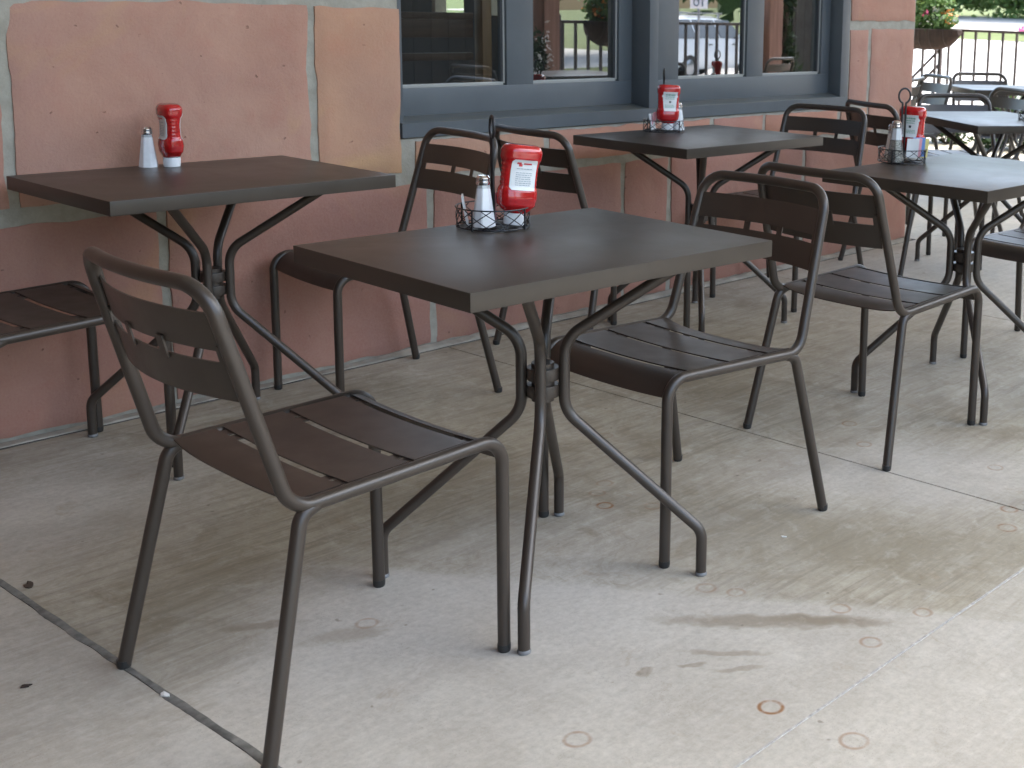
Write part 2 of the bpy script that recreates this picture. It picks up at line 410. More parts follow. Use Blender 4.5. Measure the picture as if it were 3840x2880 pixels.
# ------------------------------------------------------------------ the chair
FFx, FFy = 0.208, 0.223; RFx, RFy = 0.2545, -0.287
TR = 0.0125
def bistro_chair():
    t = thing('bistro_chair', 'x', 'chair')
    # legs, split from the frame at the straight part
    for s in (-1, 1):
        bm = bmesh.new()
        tube(bm, [(s * FFx, FFy, 0.006), (s * 0.2085, 0.2225, 0.10), (s * 0.209, 0.222, 0.33)], TR)
        lg = obj('leg', bm, METAL, t)
        bm = bmesh.new(); lathe(bm, [(0.0105, 0.0), (0.0122, 0.002), (0.0129, 0.007), (0.0129, 0.016)], 14, Matrix.Translation((s * FFx, FFy, 0)))
        obj('glide', bm, BLACKP, lg)
        bm = bmesh.new()
        P = fillet([(s * 0.2205, -0.158, 0.4180), (s * 0.2235, -0.197, 0.4075), (s * RFx, RFy, 0.006)], 0.05)
        tube(bm, P, lambda f: TR if f > 0.12 else 0.0108 + (TR - 0.0108) * f / 0.12); lg = obj('leg', bm, METAL, t)
        bm = bmesh.new(); lathe(bm, [(0.0105, 0.0), (0.0122, 0.002), (0.0129, 0.007), (0.0129, 0.016)], 14, Matrix.Translation((s * RFx, RFy, 0)))
        obj('glide', bm, BLACKP, lg)
    # one continuous frame tube: rails, uprights and arched top bar
    half = fillet([(0.209, 0.222, 0.33), (0.2095, 0.2215, 0.432), (0.222, -0.214, 0.4165), (0.206, -0.318, 0.777), ], [0.062, 0.055], 10)
    # corner and bar as an explicit arch
    top = []
    c0 = Vector((0.206, -0.3125, 0.755))
    for k in range(0, 11):
        a = k / 10 * PI / 2
        x = 0.206 - 0.060 * (1 - math.cos(a)); z = 0.744 + 0.056 * math.sin(a)
        y = -0.3085 - (z - 0.744) * 0.24 - 0.027 * (1 - (x / 0.206) ** 2)
        top.append(Vector((x, y, z)))
    for k in range(1, 8):
        x = 0.146 * (1 - k / 7); z = 0.80; y = -0.3085 - 0.056 * 0.24 - 0.027 * (1 - (x / 0.206) ** 2)
        top.append(Vector((x, y, z)))
    half = half[:-1] + top
    full = half + [Vector((-p.x, p.y, p.z)) for p in half[-2::-1]]
    bm = bmesh.new(); tube(bm, full, TR, 16, cap=False); obj('frame', bm, METAL, t, 60)
    # seat: four pressed slats with a waterfall front, on two under-straps
    def prof(s):     # s = arc length from the rear edge
        L1 = 0.352
        if s <= L1: return -0.192 + s, 0.4275 + 0.010 * (s / L1), Vector((0, -0.028, 1))
        a = min((s - L1) / 0.062, 1.35)
        return 0.160 + 0.062 * math.sin(a), 0.4375 - 0.062 * (1 - math.cos(a)), Vector((0, math.sin(a), math.cos(a)))
    def fs(u, v):
        y, z, n = prof(u); w = 0.2105 - 0.012 * (y + 0.19) / 0.4
        x = v * w
        z -= 0.006 * (1 - v * v)
        if u < 0.03: z -= (0.03 - u) * 0.35 * (1 - v ** 6)
        return Vector((x, y, z)), n.normalized()
    bm = bmesh.new(); vs = lin(-1, 1, 17)
    g = 0.0072
    for a, b, n in ((0.0, 0.085, 5), (0.085, 0.218, 4), (0.218, 0.350, 4), (0.350, 0.352 + 0.062 * 1.35, 12)):
        sheet(bm, fs, lin(a + (g if a > 0 else 0), b - (g if b < 0.40 else 0), n), vs, 0.003)
    for x in (-0.185, -0.152, 0.152, 0.185):
        def fst(u, v, x=x):
            y, z, n = prof(u); xx = x + v * (0.013 if abs(x) > 0.17 else 0.012)
            return Vector((xx, y, z - 0.006 * (1 - (xx / 0.2) ** 2) - 0.0034)), n.normalized()
        sheet(bm, fst, lin(0.02, 0.36, 8), (-1, 1), 0.0026)
    obj('seat', bm, METAL, t, 40)
    # backrest: two curved slats and two small bridges
    def bp(x, z):
        return -0.243 - (z - 0.486) * 0.249 - 0.034 * (1 - (x / 0.195) ** 2) + 0.002
    for (z0, z1) in ((0.6905, 0.753), (0.606, 0.6705)):
        bm = bmesh.new()
        def fb(u, v, z0=z0, z1=z1):
            z = z0 + (z1 - z0) * v; hw = 0.197 + (0.0 if z > 0.6 else 0); x = u * hw
            n = Vector((-2 * 0.034 * x / 0.195 ** 2, 1, 0.249)).normalized()
            return Vector((x, bp(x, z), z)), n
        sheet(bm, fb, lin(-1, 1, 25), lin(0, 1, 4), 0.003)
        obj('back_slat', bm, METAL, t, 40)
    for x in (-0.196, -0.055, 0.055, 0.196):
        bm = bmesh.new()
        w = 0.009 if abs(x) < 0.1 else 0.014
        def fc(u, v, x=x, w=w):
            z = 0.661 + 0.038 * v; xx = x + u * w; xx = max(-0.199, min(0.199, xx))
            return Vector((xx, bp(xx, z) - 0.004, z)), Vector((0, 1, 0.249)).normalized()
        sheet(bm, fc, (-1, 0, 1), (0, 1), 0.003)
        obj('slat_bridge', bm, METAL, t, 40)
    return t

G_CH = 'dark bronze patio chairs'
chair = bistro_chair()
used = [False]
def place_chair(x, y, deg, label, z=0.0):
    if not used[0]:
        used[0] = True; chair.location = (x, y, z); chair.rotation_euler = (0, 0, R(deg)); chair['label'] = label; chair['group'] = G_CH
        return chair
    return dup(chair, (x, y, z), R(deg), label, G_CH)

# ------------------------------------------------------------------ the table
TA, TB, TH, TT = 0.786, 0.586, 0.74, 0.036
def bistro_table():
    t = thing('bistro_table', 'x', 'table')
    bm = bmesh.new(); box(bm, -TA / 2, TA / 2, -TB / 2, TB / 2, TH - TT, TH, 0.0022)
    obj('tabletop', bm, TOP, t, 30)
    for sx in (-1, 1):
        for sy in (-1, 1):
            d = Vector((sx * 0.245, sy * 0.243, 0)).normalized()
            P = [(0.343, 0.008), (0.343, 0.103), (0.045, 0.377), (0.045, 0.535), (0.300, 0.7035)]
            bm = bmesh.new(); tube(bm, fillet([(d.x * r, d.y * r, z) for r, z in P], [0.045, 0.075, 0.075], 10), 0.012)
            lg = obj('leg', bm, METAL, t)
            bm = bmesh.new(); lathe(bm, [(0.011, 0.0), (0.0135, 0.0015), (0.0135, 0.006), (0.012, 0.0085)], 16, Matrix.Translation((d.x * 0.343, d.y * 0.343, 0)))
            obj('glide', bm, GLIDE, lg)
    bm = bmesh.new()
    for z0, z1 in ((0.410, 0.436), (0.447, 0.473)):
        lathe(bm, [(0.026, z0), (0.034, z0), (0.0345, z0 + 0.002), (0.0345, z1 - 0.002), (0.034, z1), (0.026, z1)], 24)
    lathe(bm, [(0.024, 0.400), (0.024, 0.483)], 20)
    obj('clamp', bm, METAL, t)
    bm = bmesh.new()
    for a in (45, -45):
        box(bm, -0.31, 0.31, -0.016, 0.016, TH - TT - 0.0045, TH - TT - 0.0003 if a > 0 else TH - TT - 0.0006, 0, Matrix.Rotation(R(a), 4, 'Z'))
    obj('top_brace', bm, METAL, t)
    return t
G_TB = 'dark bronze rectangular patio tables'
table = bistro_table(); tused = [False]
def place_table(x, y, deg, label):
    if not tused[0]:
        tused[0] = True; table.location = (x, y, 0); table.rotation_euler = (0, 0, R(deg)); table['label'] = label; table['group'] = G_TB
        return table
    return dup(table, (x, y, 0), R(deg), label, G_TB)

place_table(1.821, -0.358, -0.96, 'brown metal table against the stone wall holding one shaker and one ketchup bottle, no caddy')
place_table(1.800, -1.718, -3.0, 'nearest brown metal table with the caddy of leaning ketchup, front legs fully in view')
place_table(3.761, -0.440, -1.3, 'brown metal table under the window post with a wire caddy on it')
place_table(3.646, -1.680, -0.7, 'brown metal table with pepper shaker caddy, its top shining pale towards the far end')
place_table(5.58, -0.71, 58.0, 'pale reflecting table turned askew off the stone corner of the building')
place_table(8.04, 0.48, -38.0, 'small distant table by the railing, its top white with sky light')

place_chair(1.308, -1.697, -91.7, 'closest chair, seen from behind, one rear foot on the wide floor joint')
place_chair(2.239, -1.686, 87.5, 'chair facing the nearest table with its seat front tucked under the top')
place_chair(3.160, -1.674, -92.3, 'chair set back to back with another, drawn up to the pepper shaker table')
place_chair(2.367, -0.308, 83.0, 'chair below the window seen past the salt shaker, facing the wall table')
place_chair(3.260, -0.418, -95.5, 'chair whose back shows behind the leaning ketchup bottle, facing the window post table')
place_chair(4.381, -0.378, 94.5, 'chair under the window corner, its back standing beyond the window post table')
place_chair(5.400, -0.440, -112.0, 'chair against the stone corner pier, seen over the pepper shaker caddy')
place_chair(1.389, -0.289, -90.0, 'chair cut off by the picture edge, only its seat and legs beside the wall table')
place_chair(4.262, -1.690, 90.0, 'chair cut off at the picture edge, its seat showing past the pepper shaker table')
place_chair(5.85, -0.50, 146.0, 'chair with pale lit back slat facing the askew table from its far end')
place_chair(6.53, -0.02, 62.0, 'chair with bluish lit back slat beyond the askew table, seen nearly edge on')
place_chair(8.20, 0.68, 142.0, 'chair behind the distant table, its dark top bar in front of the railing')
place_chair(7.45, 1.05, 62.0, 'slanting chair back against the bright path, left of the distant table')
place_chair(7.20, 1.10, 20.0, 'dark reddish chair just peeping out past the stone corner')
# second row nearer the street, seen in the window panes
place_table(6.3, -2.75, 4, 'table near the street railing, seen only mirrored in the window panes')
place_chair(5.75, -2.75, -92, 'chair at the street railing table mirrored in the window, facing along the wall')
place_chair(6.85, -2.72, 90, 'chair across the street railing table mirrored in the window')
place_chair(8.9, -3.3, 175, 'chair standing alone by the street railing, mirrored in the window')

# ------------------------------------------------------------------ condiments
def bottle_section(w, d, n=28, e=2.7):
    pts = []
    for k in range(n):
        a = 2 * PI * k / n; c, s = math.cos(a), math.sin(a)
        pts.append((w / 2 * math.copysign(abs(c) ** (2 / e), c), d / 2 * math.copysign(abs(s) ** (2 / e), s)))
    return pts
def interp(tab, z):
    for (z0, *a), (z1, *b) in zip(tab, tab[1:]):
        if z <= z1:
            f = (z - z0) / (z1 - z0); f = f * f * (3 - 2 * f)
            return [p + (q - p) * f for p, q in zip(a, b)]
    return list(tab[-1][1:])
BT = [(0.027, 0.044, 0.042), (0.034, 0.066, 0.046), (0.045, 0.086, 0.056), (0.062, 0.090, 0.060), (0.074, 0.089, 0.056), (0.088, 0.083, 0.044), (0.118, 0.083, 0.042), (0.136, 0.085, 0.046), (0.148, 0.091, 0.059), (0.163, 0.092, 0.061), (0.172, 0.086, 0.055), (0.177, 0.070, 0.040)]
def ketchup(label, loc, deg, tilt=(0, 0), style='keystone'):
    t = thing('ketchup_bottle', label, 'ketchup bottle', loc, R(deg), 'upside down ketchup bottles')
    t.rotation_euler = (R(tilt[0]), R(tilt[1]), R(deg))
    bm = bmesh.new(); rings = []
    zs = lin(0.027, 0.177, 46)
    for z in zs:
        w, d = interp(BT, z)
        g = 0.0008 * math.sin((z - 0.088) / 0.005 * 2 * PI) if 0.086 < z < 0.138 else 0
        rings.append([bm.verts.new((x * (1 + (g / 0.03 if abs(y) < 0.012 else 0)), y, z)) for x, y in bottle_section(w, d)])
    for A, B in zip(rings, rings[1:]):
        n = len(A)
        for k in range(n): bm.faces.new((A[k], A[(k + 1) % n], B[(k + 1) % n], B[k]))
    bm.faces.new(rings[0][::-1]); 
    # dished base, now on top
    cen = bm.verts.new((0, 0, 0.1765)); A = rings[-1]
    for k in range(len(A)): bm.faces.new((A[k], A[(k + 1) % len(A)], cen))
    body = obj('bottle_body', bm, RED, t, 60)
    bm = bmesh.new(); lathe(bm, [(0.021, 0.0), (0.0225, 0.0015), (0.0232, 0.020), (0.0225, 0.026), (0.0205, 0.0275)], 28)
    obj('cap', bm, WHITEP, t)
    # label on the flat front (-y side), following the waist
    def surf(x, z, off):
        w, d = interp(BT, z); e = 2.7
        y = -d / 2 * max(0.02, (1 - min(1, abs(2 * x / w)) ** e)) ** (1 / e)
        return Vector((x, y - off, z))
    for side in (1, -1):
        bm = bmesh.new()
        if style == 'keystone' or side < 0:
            def wz(f): return 0.0240 + 0.0070 * f if f < 0.72 else (0.0335 if f < .80 else 0.0290)
            z0, z1 = 0.076, 0.150
            if side < 0: wz = lambda f: 0.027
        else:
            wz = lambda f: 0.0305 - 0.004 * max(0, abs(f - .5) * 2 - .9) * 10; z0, z1 = 0.079, 0.146
        def fl(u, v, wz=wz, z0=z0, z1=z1):
            x = u * wz(v); p = surf(x, z0 + (z1 - z0) * v, 0.0007); p.y *= side; p.x *= side
            return p, Vector((0, -side, 0))
        sheet(bm, fl, lin(-1, 1, 11), lin(0, 1, 14), 0.0008)
        lb = obj('label', bm, LABELW, t, 40)
        # printed marks: rows of short dashes too small to read, a red mark or a dark dot
        def dash(bm2, x0, x1, za, zb):
            def fd(u, v):
                p = surf(x0 + (x1 - x0) * u, za + (zb - za) * v, 0.0015); p.y *= side; p.x *= side
                return p, Vector((0, -side, 0))
            sheet(bm2, fd, lin(0, 1, 4), (0, 1), 0.0004)
        bm2 = bmesh.new(); rnd = random.Random(int(loc[0] * 100) + side)
        rows = [(0.1385, 0.0055), (0.1305, 0.004), (0.123, 0.003), (0.099, 0.002), (0.0945, 0.002), (0.090, 0.002)] if (style == 'keystone' and side > 0) else [(0.126, 0.002), (0.117, 0.0018), (0.1125, 0.0018), (0.108, 0.0018), (0.1035, 0.0018), (0.099, 0.0018), (0.0945, 0.0018), (0.090, 0.0018)]
        for z, h in rows:
            x = -0.019
            while x < 0.016:
                L = rnd.uniform(0.003, 0.008); dash(bm2, x, min(x + L, 0.019), z - h / 2, z + h / 2); x += L + 0.0016
        obj('print', bm2, INKGR if style == 'keystone' and side > 0 else INKG, lb, 40)
        bm2 = bmesh.new()
        if style == 'keystone' and side > 0:
            dash(bm2, -0.004, 0.004, 0.107, 0.115); obj('tomato_mark', bm2, INKD, lb, 40)
        else:
            dash(bm2, -0.020, -0.010, 0.136, 0.140); dash(bm2, -0.015, -0.007, 0.131, 0.1365); dash(bm2, -0.004, 0.015, 0.1355, 0.139); obj('red_mark', bm2, INKR, lb, 40)
    return t

def shaker(label, loc, deg, fill='salt', h=0.113, k=1.0):
    t = thing('%s_shaker' % fill, label, '%s shaker' % fill, loc, R(deg)); t.scale = (k, k, k)
    bm = bmesh.new(); f = 0.64 if fill == 'pepper' else 0.90
    prof = lambda q: 0.0262 - 0.0125 * q
    def facet(bm, q0, q1, n=8):
        rs = []
        for q in (q0, q1):
            rs.append([bm.verts.new((prof(q) * math.cos(2 * PI * (k + .5) / n), prof(q) * math.sin(2 * PI * (k + .5) / n), q * h * 0.83)) for k in range(n)])
        for k in range(n): bm.faces.new((rs[0][k], rs[0][(k + 1) % n], rs[1][(k + 1) % n], rs[1][k]))
        bm.faces.new(rs[0][::-1]); bm.faces.new(rs[1])
        return rs
    facet(bm, 0, f)
    bmesh.ops.bevel(bm, geom=list(bm.edges), offset=0.0012, segments=2, affect='EDGES')
    obj('jar', bm, SALT if fill == 'salt' else PEPPER, t, 40)
    bm = bmesh.new(); facet(bm, f + 0.004, 1.0); obj('jar_neck', bm, CLEARG, t, 40)
    bm = bmesh.new(); z = h * 0.83
    lathe(bm, [(0.0148, z - 0.002), (0.0155, z), (0.0155, z + 0.006), (0.0140, z + 0.0065), (0.0146, z + 0.008), (0.0146, z + 0.014), (0.011, z + 0.0185), (0.004, z + 0.0195)], 24)
    obj('cap', bm, CHROME, t)
    return t

def caddy(label, loc, deg):
    t = thing('condiment_caddy', label, 'condiment caddy', loc, R(deg), 'black wire condiment caddies')
    bm = bmesh.new(); w = 0.0016
    def ring(r, z): tube(bm, [(r * math.cos(2 * PI * k / 40), r * math.sin(2 * PI * k / 40), z) for k in range(40)], w, 8, closed=True)
    ring(0.078, 0.003); ring(0.0805, 0.046)
    for k in range(3):
        a = k * PI / 3; tube(bm, [(0.078 * math.cos(a), 0.078 * math.sin(a), 0.0045), (-0.078 * math.cos(a), -0.078 * math.sin(a), 0.0045)], w, 8)
    n = 6
    for sgn in (0, 0.5):
        for k in range(n):
            a0 = 2 * PI * (k + sgn) / n; a1 = 2 * PI * (k + sgn + 0.75) / n
            tube(bm, [(0.079 * math.cos(a0 + (a1 - a0) * q), 0.079 * math.sin(a0 + (a1 - a0) * q), 0.003 + 0.041 * q) for q in lin(0, 1, 7)], w * 0.7, 6)
            tube(bm, [(0.0795 * math.cos(a0 + (a1 - a0) * q), 0.0795 * math.sin(a0 + (a1 - a0) * q), 0.044 - 0.041 * q) for q in lin(0, 1, 7)], w * 0.7, 6)
    for k in range(4):
        a = PI / 4 + k * PI / 2; tube(bm, [(0.081 * math.cos(a), 0.081 * math.sin(a), 0.0), (0.081 * math.cos(a), 0.081 * math.sin(a), 0.047)], w * 1.3, 8)
    obj('wire_basket', bm, WIRE, t)
    bm = bmesh.new()
    pts = [(-0.006, 0, 0.004), (-0.006, 0, 0.196)]
    for k in range(0, 21):
        a = -PI / 2 - 0.28 - k / 20 * (2 * PI - 0.56); pts.append((0.0205 * math.cos(a), 0, 0.220 + 0.0245 * math.sin(a)))
    pts += [(0.006, 0, 0.196), (0.006, 0, 0.004)]
    tube(bm, pts, 0.0034, 10); obj('handle', bm, WIRE, t)
    return t

def packet(label, loc, deg, lean, mat):
    bm = bmesh.new()
    def f(u, v):
        return Vector((u * 0.021, 0.004 * (1 - u * u) * (v - v * v) * 2, v * 0.064)), Vector((0, 1, 0))
    sheet(bm, f, lin(-1, 1, 7), lin(0, 1, 7), 0.0035)
    o = obj('sugar_packet', bm, mat); o.location = loc; o.rotation_euler = (R(lean), 0, R(deg))
    return tag(o, label, 'sugar packet', 'sugar packets in the caddies')

Z = TH
VIEW = lambda x, y: math.degrees(math.atan2(y - CAMPOS.y, x - CAMPOS.x))    # bearing from the camera, for facing labels sideways to it
# table by the wall
shaker('white salt shaker standing on the bare wall table beside the ketchup', (1.790, -0.098, Z), 10)
ketchup('ketchup bottle standing alone beside a salt shaker on the wall table', (1.842, -0.128, Z), -100, style='plain')
# nearest table
cx, cy = 1.855, -1.497
caddy('wire caddy on the nearest table, loop handle seen edge on', (cx, cy, Z), 62)
shaker('white salt shaker in the nearest caddy', (cx - 0.036, cy - 0.012, Z + 0.006), 20)
ketchup('leaning ketchup bottle with square back label in the nearest caddy', (cx + 0.024, cy - 0.040, Z + 0.007), -14, (1, 7), style='plain')
packet('white sugar packet leaning behind the salt shaker in the nearest caddy', (cx - 0.046, cy + 0.030, Z + 0.008), 50, -10, PK_W)
packet('white sugar packet upright at the back of the nearest caddy', (cx + 0.008, cy + 0.040, Z + 0.010), 30, -8, PK_W)
packet('pink sugar packet next to the ketchup in the nearest caddy', (cx + 0.004, cy + 0.026, Z + 0.010), -40, 6, PK_P)
# table under the window post
cx, cy = 3.765, -0.238
caddy('wire caddy on the table under the window post', (cx, cy, Z), 48)
ketchup('ketchup bottle with keystone label in the caddy under the window post', (cx + 0.004, cy - 0.016, Z + 0.007), -30, (0, 2))
shaker('salt shaker right beside the ketchup under the window post', (cx + 0.054, cy - 0.030, Z + 0.006), 0, 'salt', 0.105)
packet('white sugar packet in the caddy under the window post', (cx - 0.040, cy + 0.016, Z + 0.008), 20, -10, PK_W)
packet('pink sugar packet in the caddy under the window post', (cx - 0.030, cy + 0.028, Z + 0.012), 26, 8, PK_P)
# pepper shaker table
cx, cy = 3.655, -1.420
caddy('wire caddy with a round loop handle on the pepper shaker table', (cx, cy, Z), -36)
shaker('grey pepper shaker with chrome cap at the front of its caddy', (cx - 0.046, cy - 0.004, Z + 0.006), 10, 'pepper', 0.122, 1.12)
shaker('white salt shaker tucked behind the pepper shaker', (cx - 0.018, cy + 0.028, Z + 0.006), 0, 'salt', 0.110, 1.08)
ketchup('ketchup bottle with keystone label behind coloured sugar packets', (cx + 0.046, cy - 0.004, Z + 0.007), -78, (0, 1))
packet('white sugar packet beside the pepper shaker', (cx - 0.010, cy - 0.044, Z + 0.020), -36, 8, PK_W)
packet('pink sugar packet between the white and the blue one', (cx + 0.004, cy - 0.046, Z + 0.020), -34, 10, PK_P)
packet('blue sugar packet in front of the ketchup label', (cx + 0.019, cy - 0.050, Z + 0.022), -40, 8, PK_B)
packet('yellow sugar packet nearest the foot of the ketchup', (cx + 0.034, cy - 0.054, Z + 0.018), -30, 10, PK_Y)
# askew table, at the picture edge
cx, cy = 5.645, -0.905
caddy('wire caddy cut off by the picture edge on the askew table', (cx, cy, Z), 10)
ketchup('ketchup bottle in the caddy cut off by the picture edge', (cx + 0.02, cy - 0.02, Z + 0.007), -50)
shaker('pepper shaker in the caddy cut off by the picture edge', (cx - 0.045, cy + 0.01, Z + 0.006), 0, 'pepper')

# ------------------------------------------------------------------ patio floor: slabs with real joints
XJ = [-8.0, -4.45, -2.62, -0.80, 1.030, 2.855, 4.69, 6.52, 8.35, 10.1, 11.95]; YJ = [-4.62, -2.500, -0.045]
bm = bmesh.new()
def slabgrid(xj, yj):
    for i in range(len(xj) - 1):
        for j in range(len(yj) - 1):
            g0 = 0.006 if abs(xj[i] - 1.03) < .01 else 0.0022; g1 = 0.006 if abs(xj[i + 1] - 1.03) < .01 else 0.0022
            box(bm, xj[i] + g0, xj[i + 1] - g1, yj[j] + 0.0022, yj[j + 1] - 0.0022, -0.10, 0.0, 0.0022)
slabgrid(XJ, YJ)
slabgrid([6.03, 8.35, 10.1, 11.95], [-0.045, 1.8, 3.6, 5.4])
struct('patio_floor', bm, CONC, smooth=None)
bm = bmesh.new(); box(bm, -8, 11.94, -4.61, 5.39, -0.14, -0.0045); struct('joint_bed', bm, JOINT, smooth=None)
def seal(x0, y0, x1, y1, w, z, mat):
    bm = bmesh.new(); L = math.hypot(x1 - x0, y1 - y0); n = int(L / 0.012); nx_, ny_ = -(y1 - y0) / L, (x1 - x0) / L; prev = None
    for i in range(n + 1):
        f = i / n; x, y = x0 + (x1 - x0) * f, y0 + (y1 - y0) * f
        q = noise.fractal(Vector((x * 9, y * 9, 2)), 0.8, 2, 4); q2 = noise.fractal(Vector((x * 9, y * 9, 7)), 0.8, 2, 4)
        a = w * (1 + .55 * q); b = w * (1 + .55 * q2); o = w * .4 * noise.noise(Vector((x * 2, y * 2, 4)))
        cur = [bm.verts.new((x + nx_ * (o + k), y + ny_ * (o + k), zz)) for k, zz in ((a, -.002), (a * .8, z), (-b * .8, z), (-b, -.002))]
        if prev:
            for k in range(3): bm.faces.new((prev[k], cur[k], cur[k + 1], prev[k + 1]))
        prev = cur
    return struct('joint_seal', bm, mat, smooth=60)
seal(1.030, -4.6, 1.030, -0.05, 0.0092, 0.0012, simple('grey_joint_seal', (0.155, 0.148, 0.13), 0.85, nscale=30, namp=0.45, bump=0.5))
seal(1.045, -2.500, 6.5, -2.500, 0.0030, 0.0010, simple('pale_joint_grout', (0.40, 0.385, 0.36), 0.85, nscale=60, namp=0.35))

# ------------------------------------------------------------------ building of red sandstone blocks
bld = thing('stone_building', 'red sandstone restaurant wall with slate blue windows beside the patio', 'building')
def stone(bm, lay, x0, x1, z0, z1, tint, seed):
    """one dressed block: front near y=0, wandering arrises, sides run back into the mortar"""
    W_, H_ = x1 - x0, z1 - z0
    nx = max(4, int(W_ / 0.022)); nz = max(4, int(H_ / 0.022))
    vs = []
    for i in range(nx + 1):
        col = []
        for j in range(nz + 1):
            u, v = i / nx, j / nz; x = x0 + W_ * u; z = z0 + H_ * v
            p = Vector((x * 3 + seed * 7.3, seed * 1.7, z * 3))
            y = noise.fractal(p, 0.8, 2.1, 5) * 0.0026 + noise.noise(p * 0.33) * 0.0025
            e = min(x - x0, x1 - x, z - z0, z1 - z)
            y += 0.006 * max(0, 1 - e / 0.014) ** 2
            q = Vector((x * 9, seed * 3.1, z * 9)); a = 0.0055
            if i in (0, nx): x += noise.fractal(q, 0.9, 2.0, 3) * a * 1.3
            if j in (0, nz): z += noise.fractal(q + Vector((5, 5, 5)), 0.9, 2.0, 3) * a * 1.3
            # now and then a chipped arris
            ch = noise.noise(Vector((x * 4.1, seed * 9.1, z * 4.1)))
            if ch > 0.42 and e < 0.03: y += min(0.004, (ch - 0.42) * 0.05)
            col.append(bm.verts.new((x, y, z)))
        vs.append(col)
    fs = []
    for i in range(nx):
        for j in range(nz): fs.append(bm.faces.new((vs[i][j], vs[i + 1][j], vs[i + 1][j + 1], vs[i][j + 1])))
    loop = [vs[i][0] for i in range(nx + 1)] + [vs[nx][j] for j in range(1, nz + 1)] + [vs[i][nz] for i in range(nx - 1, -1, -1)] + [vs[0][j] for j in range(nz - 1, 0, -1)]
    back = [bm.verts.new((v.co.x, 0.05, v.co.z)) for v in loop]; n = len(loop)
    for k in range(n): fs.append(bm.faces.new((loop[k], back[k], back[(k + 1) % n], loop[(k + 1) % n])))
    for f in fs:
        for l in f.loops: l[lay] = (*tint, 1)
rs = random.Random(11)
def tn(r=1, g=1, b=1): 
    k = rs.uniform(0.93, 1.06); return (r * k, g * k, b * k)
A_, B_, Cc, D_ = (1.03, 0.98, 0.96), (1.10, 1.10, 0.94), (0.95, 0.86, 0.90), (1.08, 0.95, 0.86)
ST = []
for x0, x1 in ((-8, -5.6), (-5.57, -3.2), (-3.17, -0.9), (-0.87, 0.33), (0.36, 1.457)): ST.append((x0, x1, 0.642, 1.190, A_))
ST += [(1.490, 2.366, 0.642, 1.196, (1.0, 1.0, 1.0)), (2.398, 2.712, 0.640, 1.192, (1.13, 1.15, 0.98))]
for x0, x1 in ((-8, -6.1), (-6.07, -3.8), (-3.77, -1.2), (-1.17, 0.5), (0.53, 1.856), (1.888, 2.815), (2.846, 3.775), (3.805, 4.056), (4.086, 5.020), (5.050, 5.985)): ST.append((x0, x1, 0.012, 0.592, Cc))
for x0, x1, c in ((2.770, 3.36, B_), (3.39, 4.33, D_), (4.36, 4.70, Cc), (4.73, 5.30, D_), (5.33, 5.56, B_)): ST.append((x0, x1, 0.622, 0.742, c))
ST += [(5.392, 5.55, 0.765, 1.135, (1.02, .98, .98)), (5.582, 5.985, 0.622, 1.138, (1.06, 1.04, 1.04))]
ST += [(5.392, 5.985, 1.182, 1.72, A_), (5.392, 5.985, 1.75, 2.4, D_)]
for zz0, zz1 in ((1.232, 1.80), (1.835, 2.40)):
    for x0, x1 in ((-8, -6.3), (-6.27, -4.1), (-4.07, -2.0), (-1.97, -0.2), (-0.17, 1.1), (1.13, 2.712)) if zz0 < 1.5 else ((-8, -5.5), (-5.47, -3.0), (-2.97, -0.9), (-0.87, 0.9), (0.93, 2.712)): ST.append((x0, x1, zz0, zz1, A_ if rs.random() < .6 else D_))
for x0, x1 in ((-8, -6.0), (-5.97, -3.5), (-3.47, -1.2), (-1.17, 1.0), (1.03, 2.6), (2.63, 4.1), (4.13, 5.985)): ST.append((x0, x1, 2.435, 3.10, A_))
bm = bmesh.new(); lay = bm.loops.layers.float_color.new('tint')
for k, (x0, x1, z0, z1, c) in enumerate(ST): stone(bm, lay, x0, x1, z0, z1, tn(*c), k + 1)
wall = obj('wall', bm, STONE, bld, 50)
# mortar behind and between the blocks, around the window opening
bm = bmesh.new()
def mortar(x0, x1, z0, z1, y=0.0105):
    nx = max(2, int((x1 - x0) / 0.03)); nz = max(2, int((z1 - z0) / 0.03)); g = []
    for i in range(nx + 1):
        g.append([bm.verts.new((x0 + (x1 - x0) * i / nx, y + noise.fractal(Vector((x0 + (x1 - x0) * i / nx, 0, z0 + (z1 - z0) * j / nz)) * 8, 0.8, 2, 4) * 0.0022, z0 + (z1 - z0) * j / nz)) for j in range(nz + 1)])
    for i in range(nx):
        for j in range(nz): bm.faces.new((g[i][j], g[i + 1][j], g[i + 1][j + 1], g[i][j + 1]))
WX0, WX1, WZ0, WZ1 = 2.712, 5.378, 0.752, 2.42
mortar(-1.0, WX0, -0.02, 1.30); mortar(WX0, WX1, -0.02, WZ0); mortar(WX1, 5.995, -0.02, 1.30)
box(bm, -8, -1.001, 0.009, 0.03, -0.02, 4.0); box(bm, -1.0, WX0, 0.009, 0.03, 1.301, 4.0); box(bm, WX1, 5.995, 0.009, 0.03, 1.301, 4.0); box(bm, WX0 + .001, WX1 - .001, 0.009, 0.03, WZ1, 4.0)
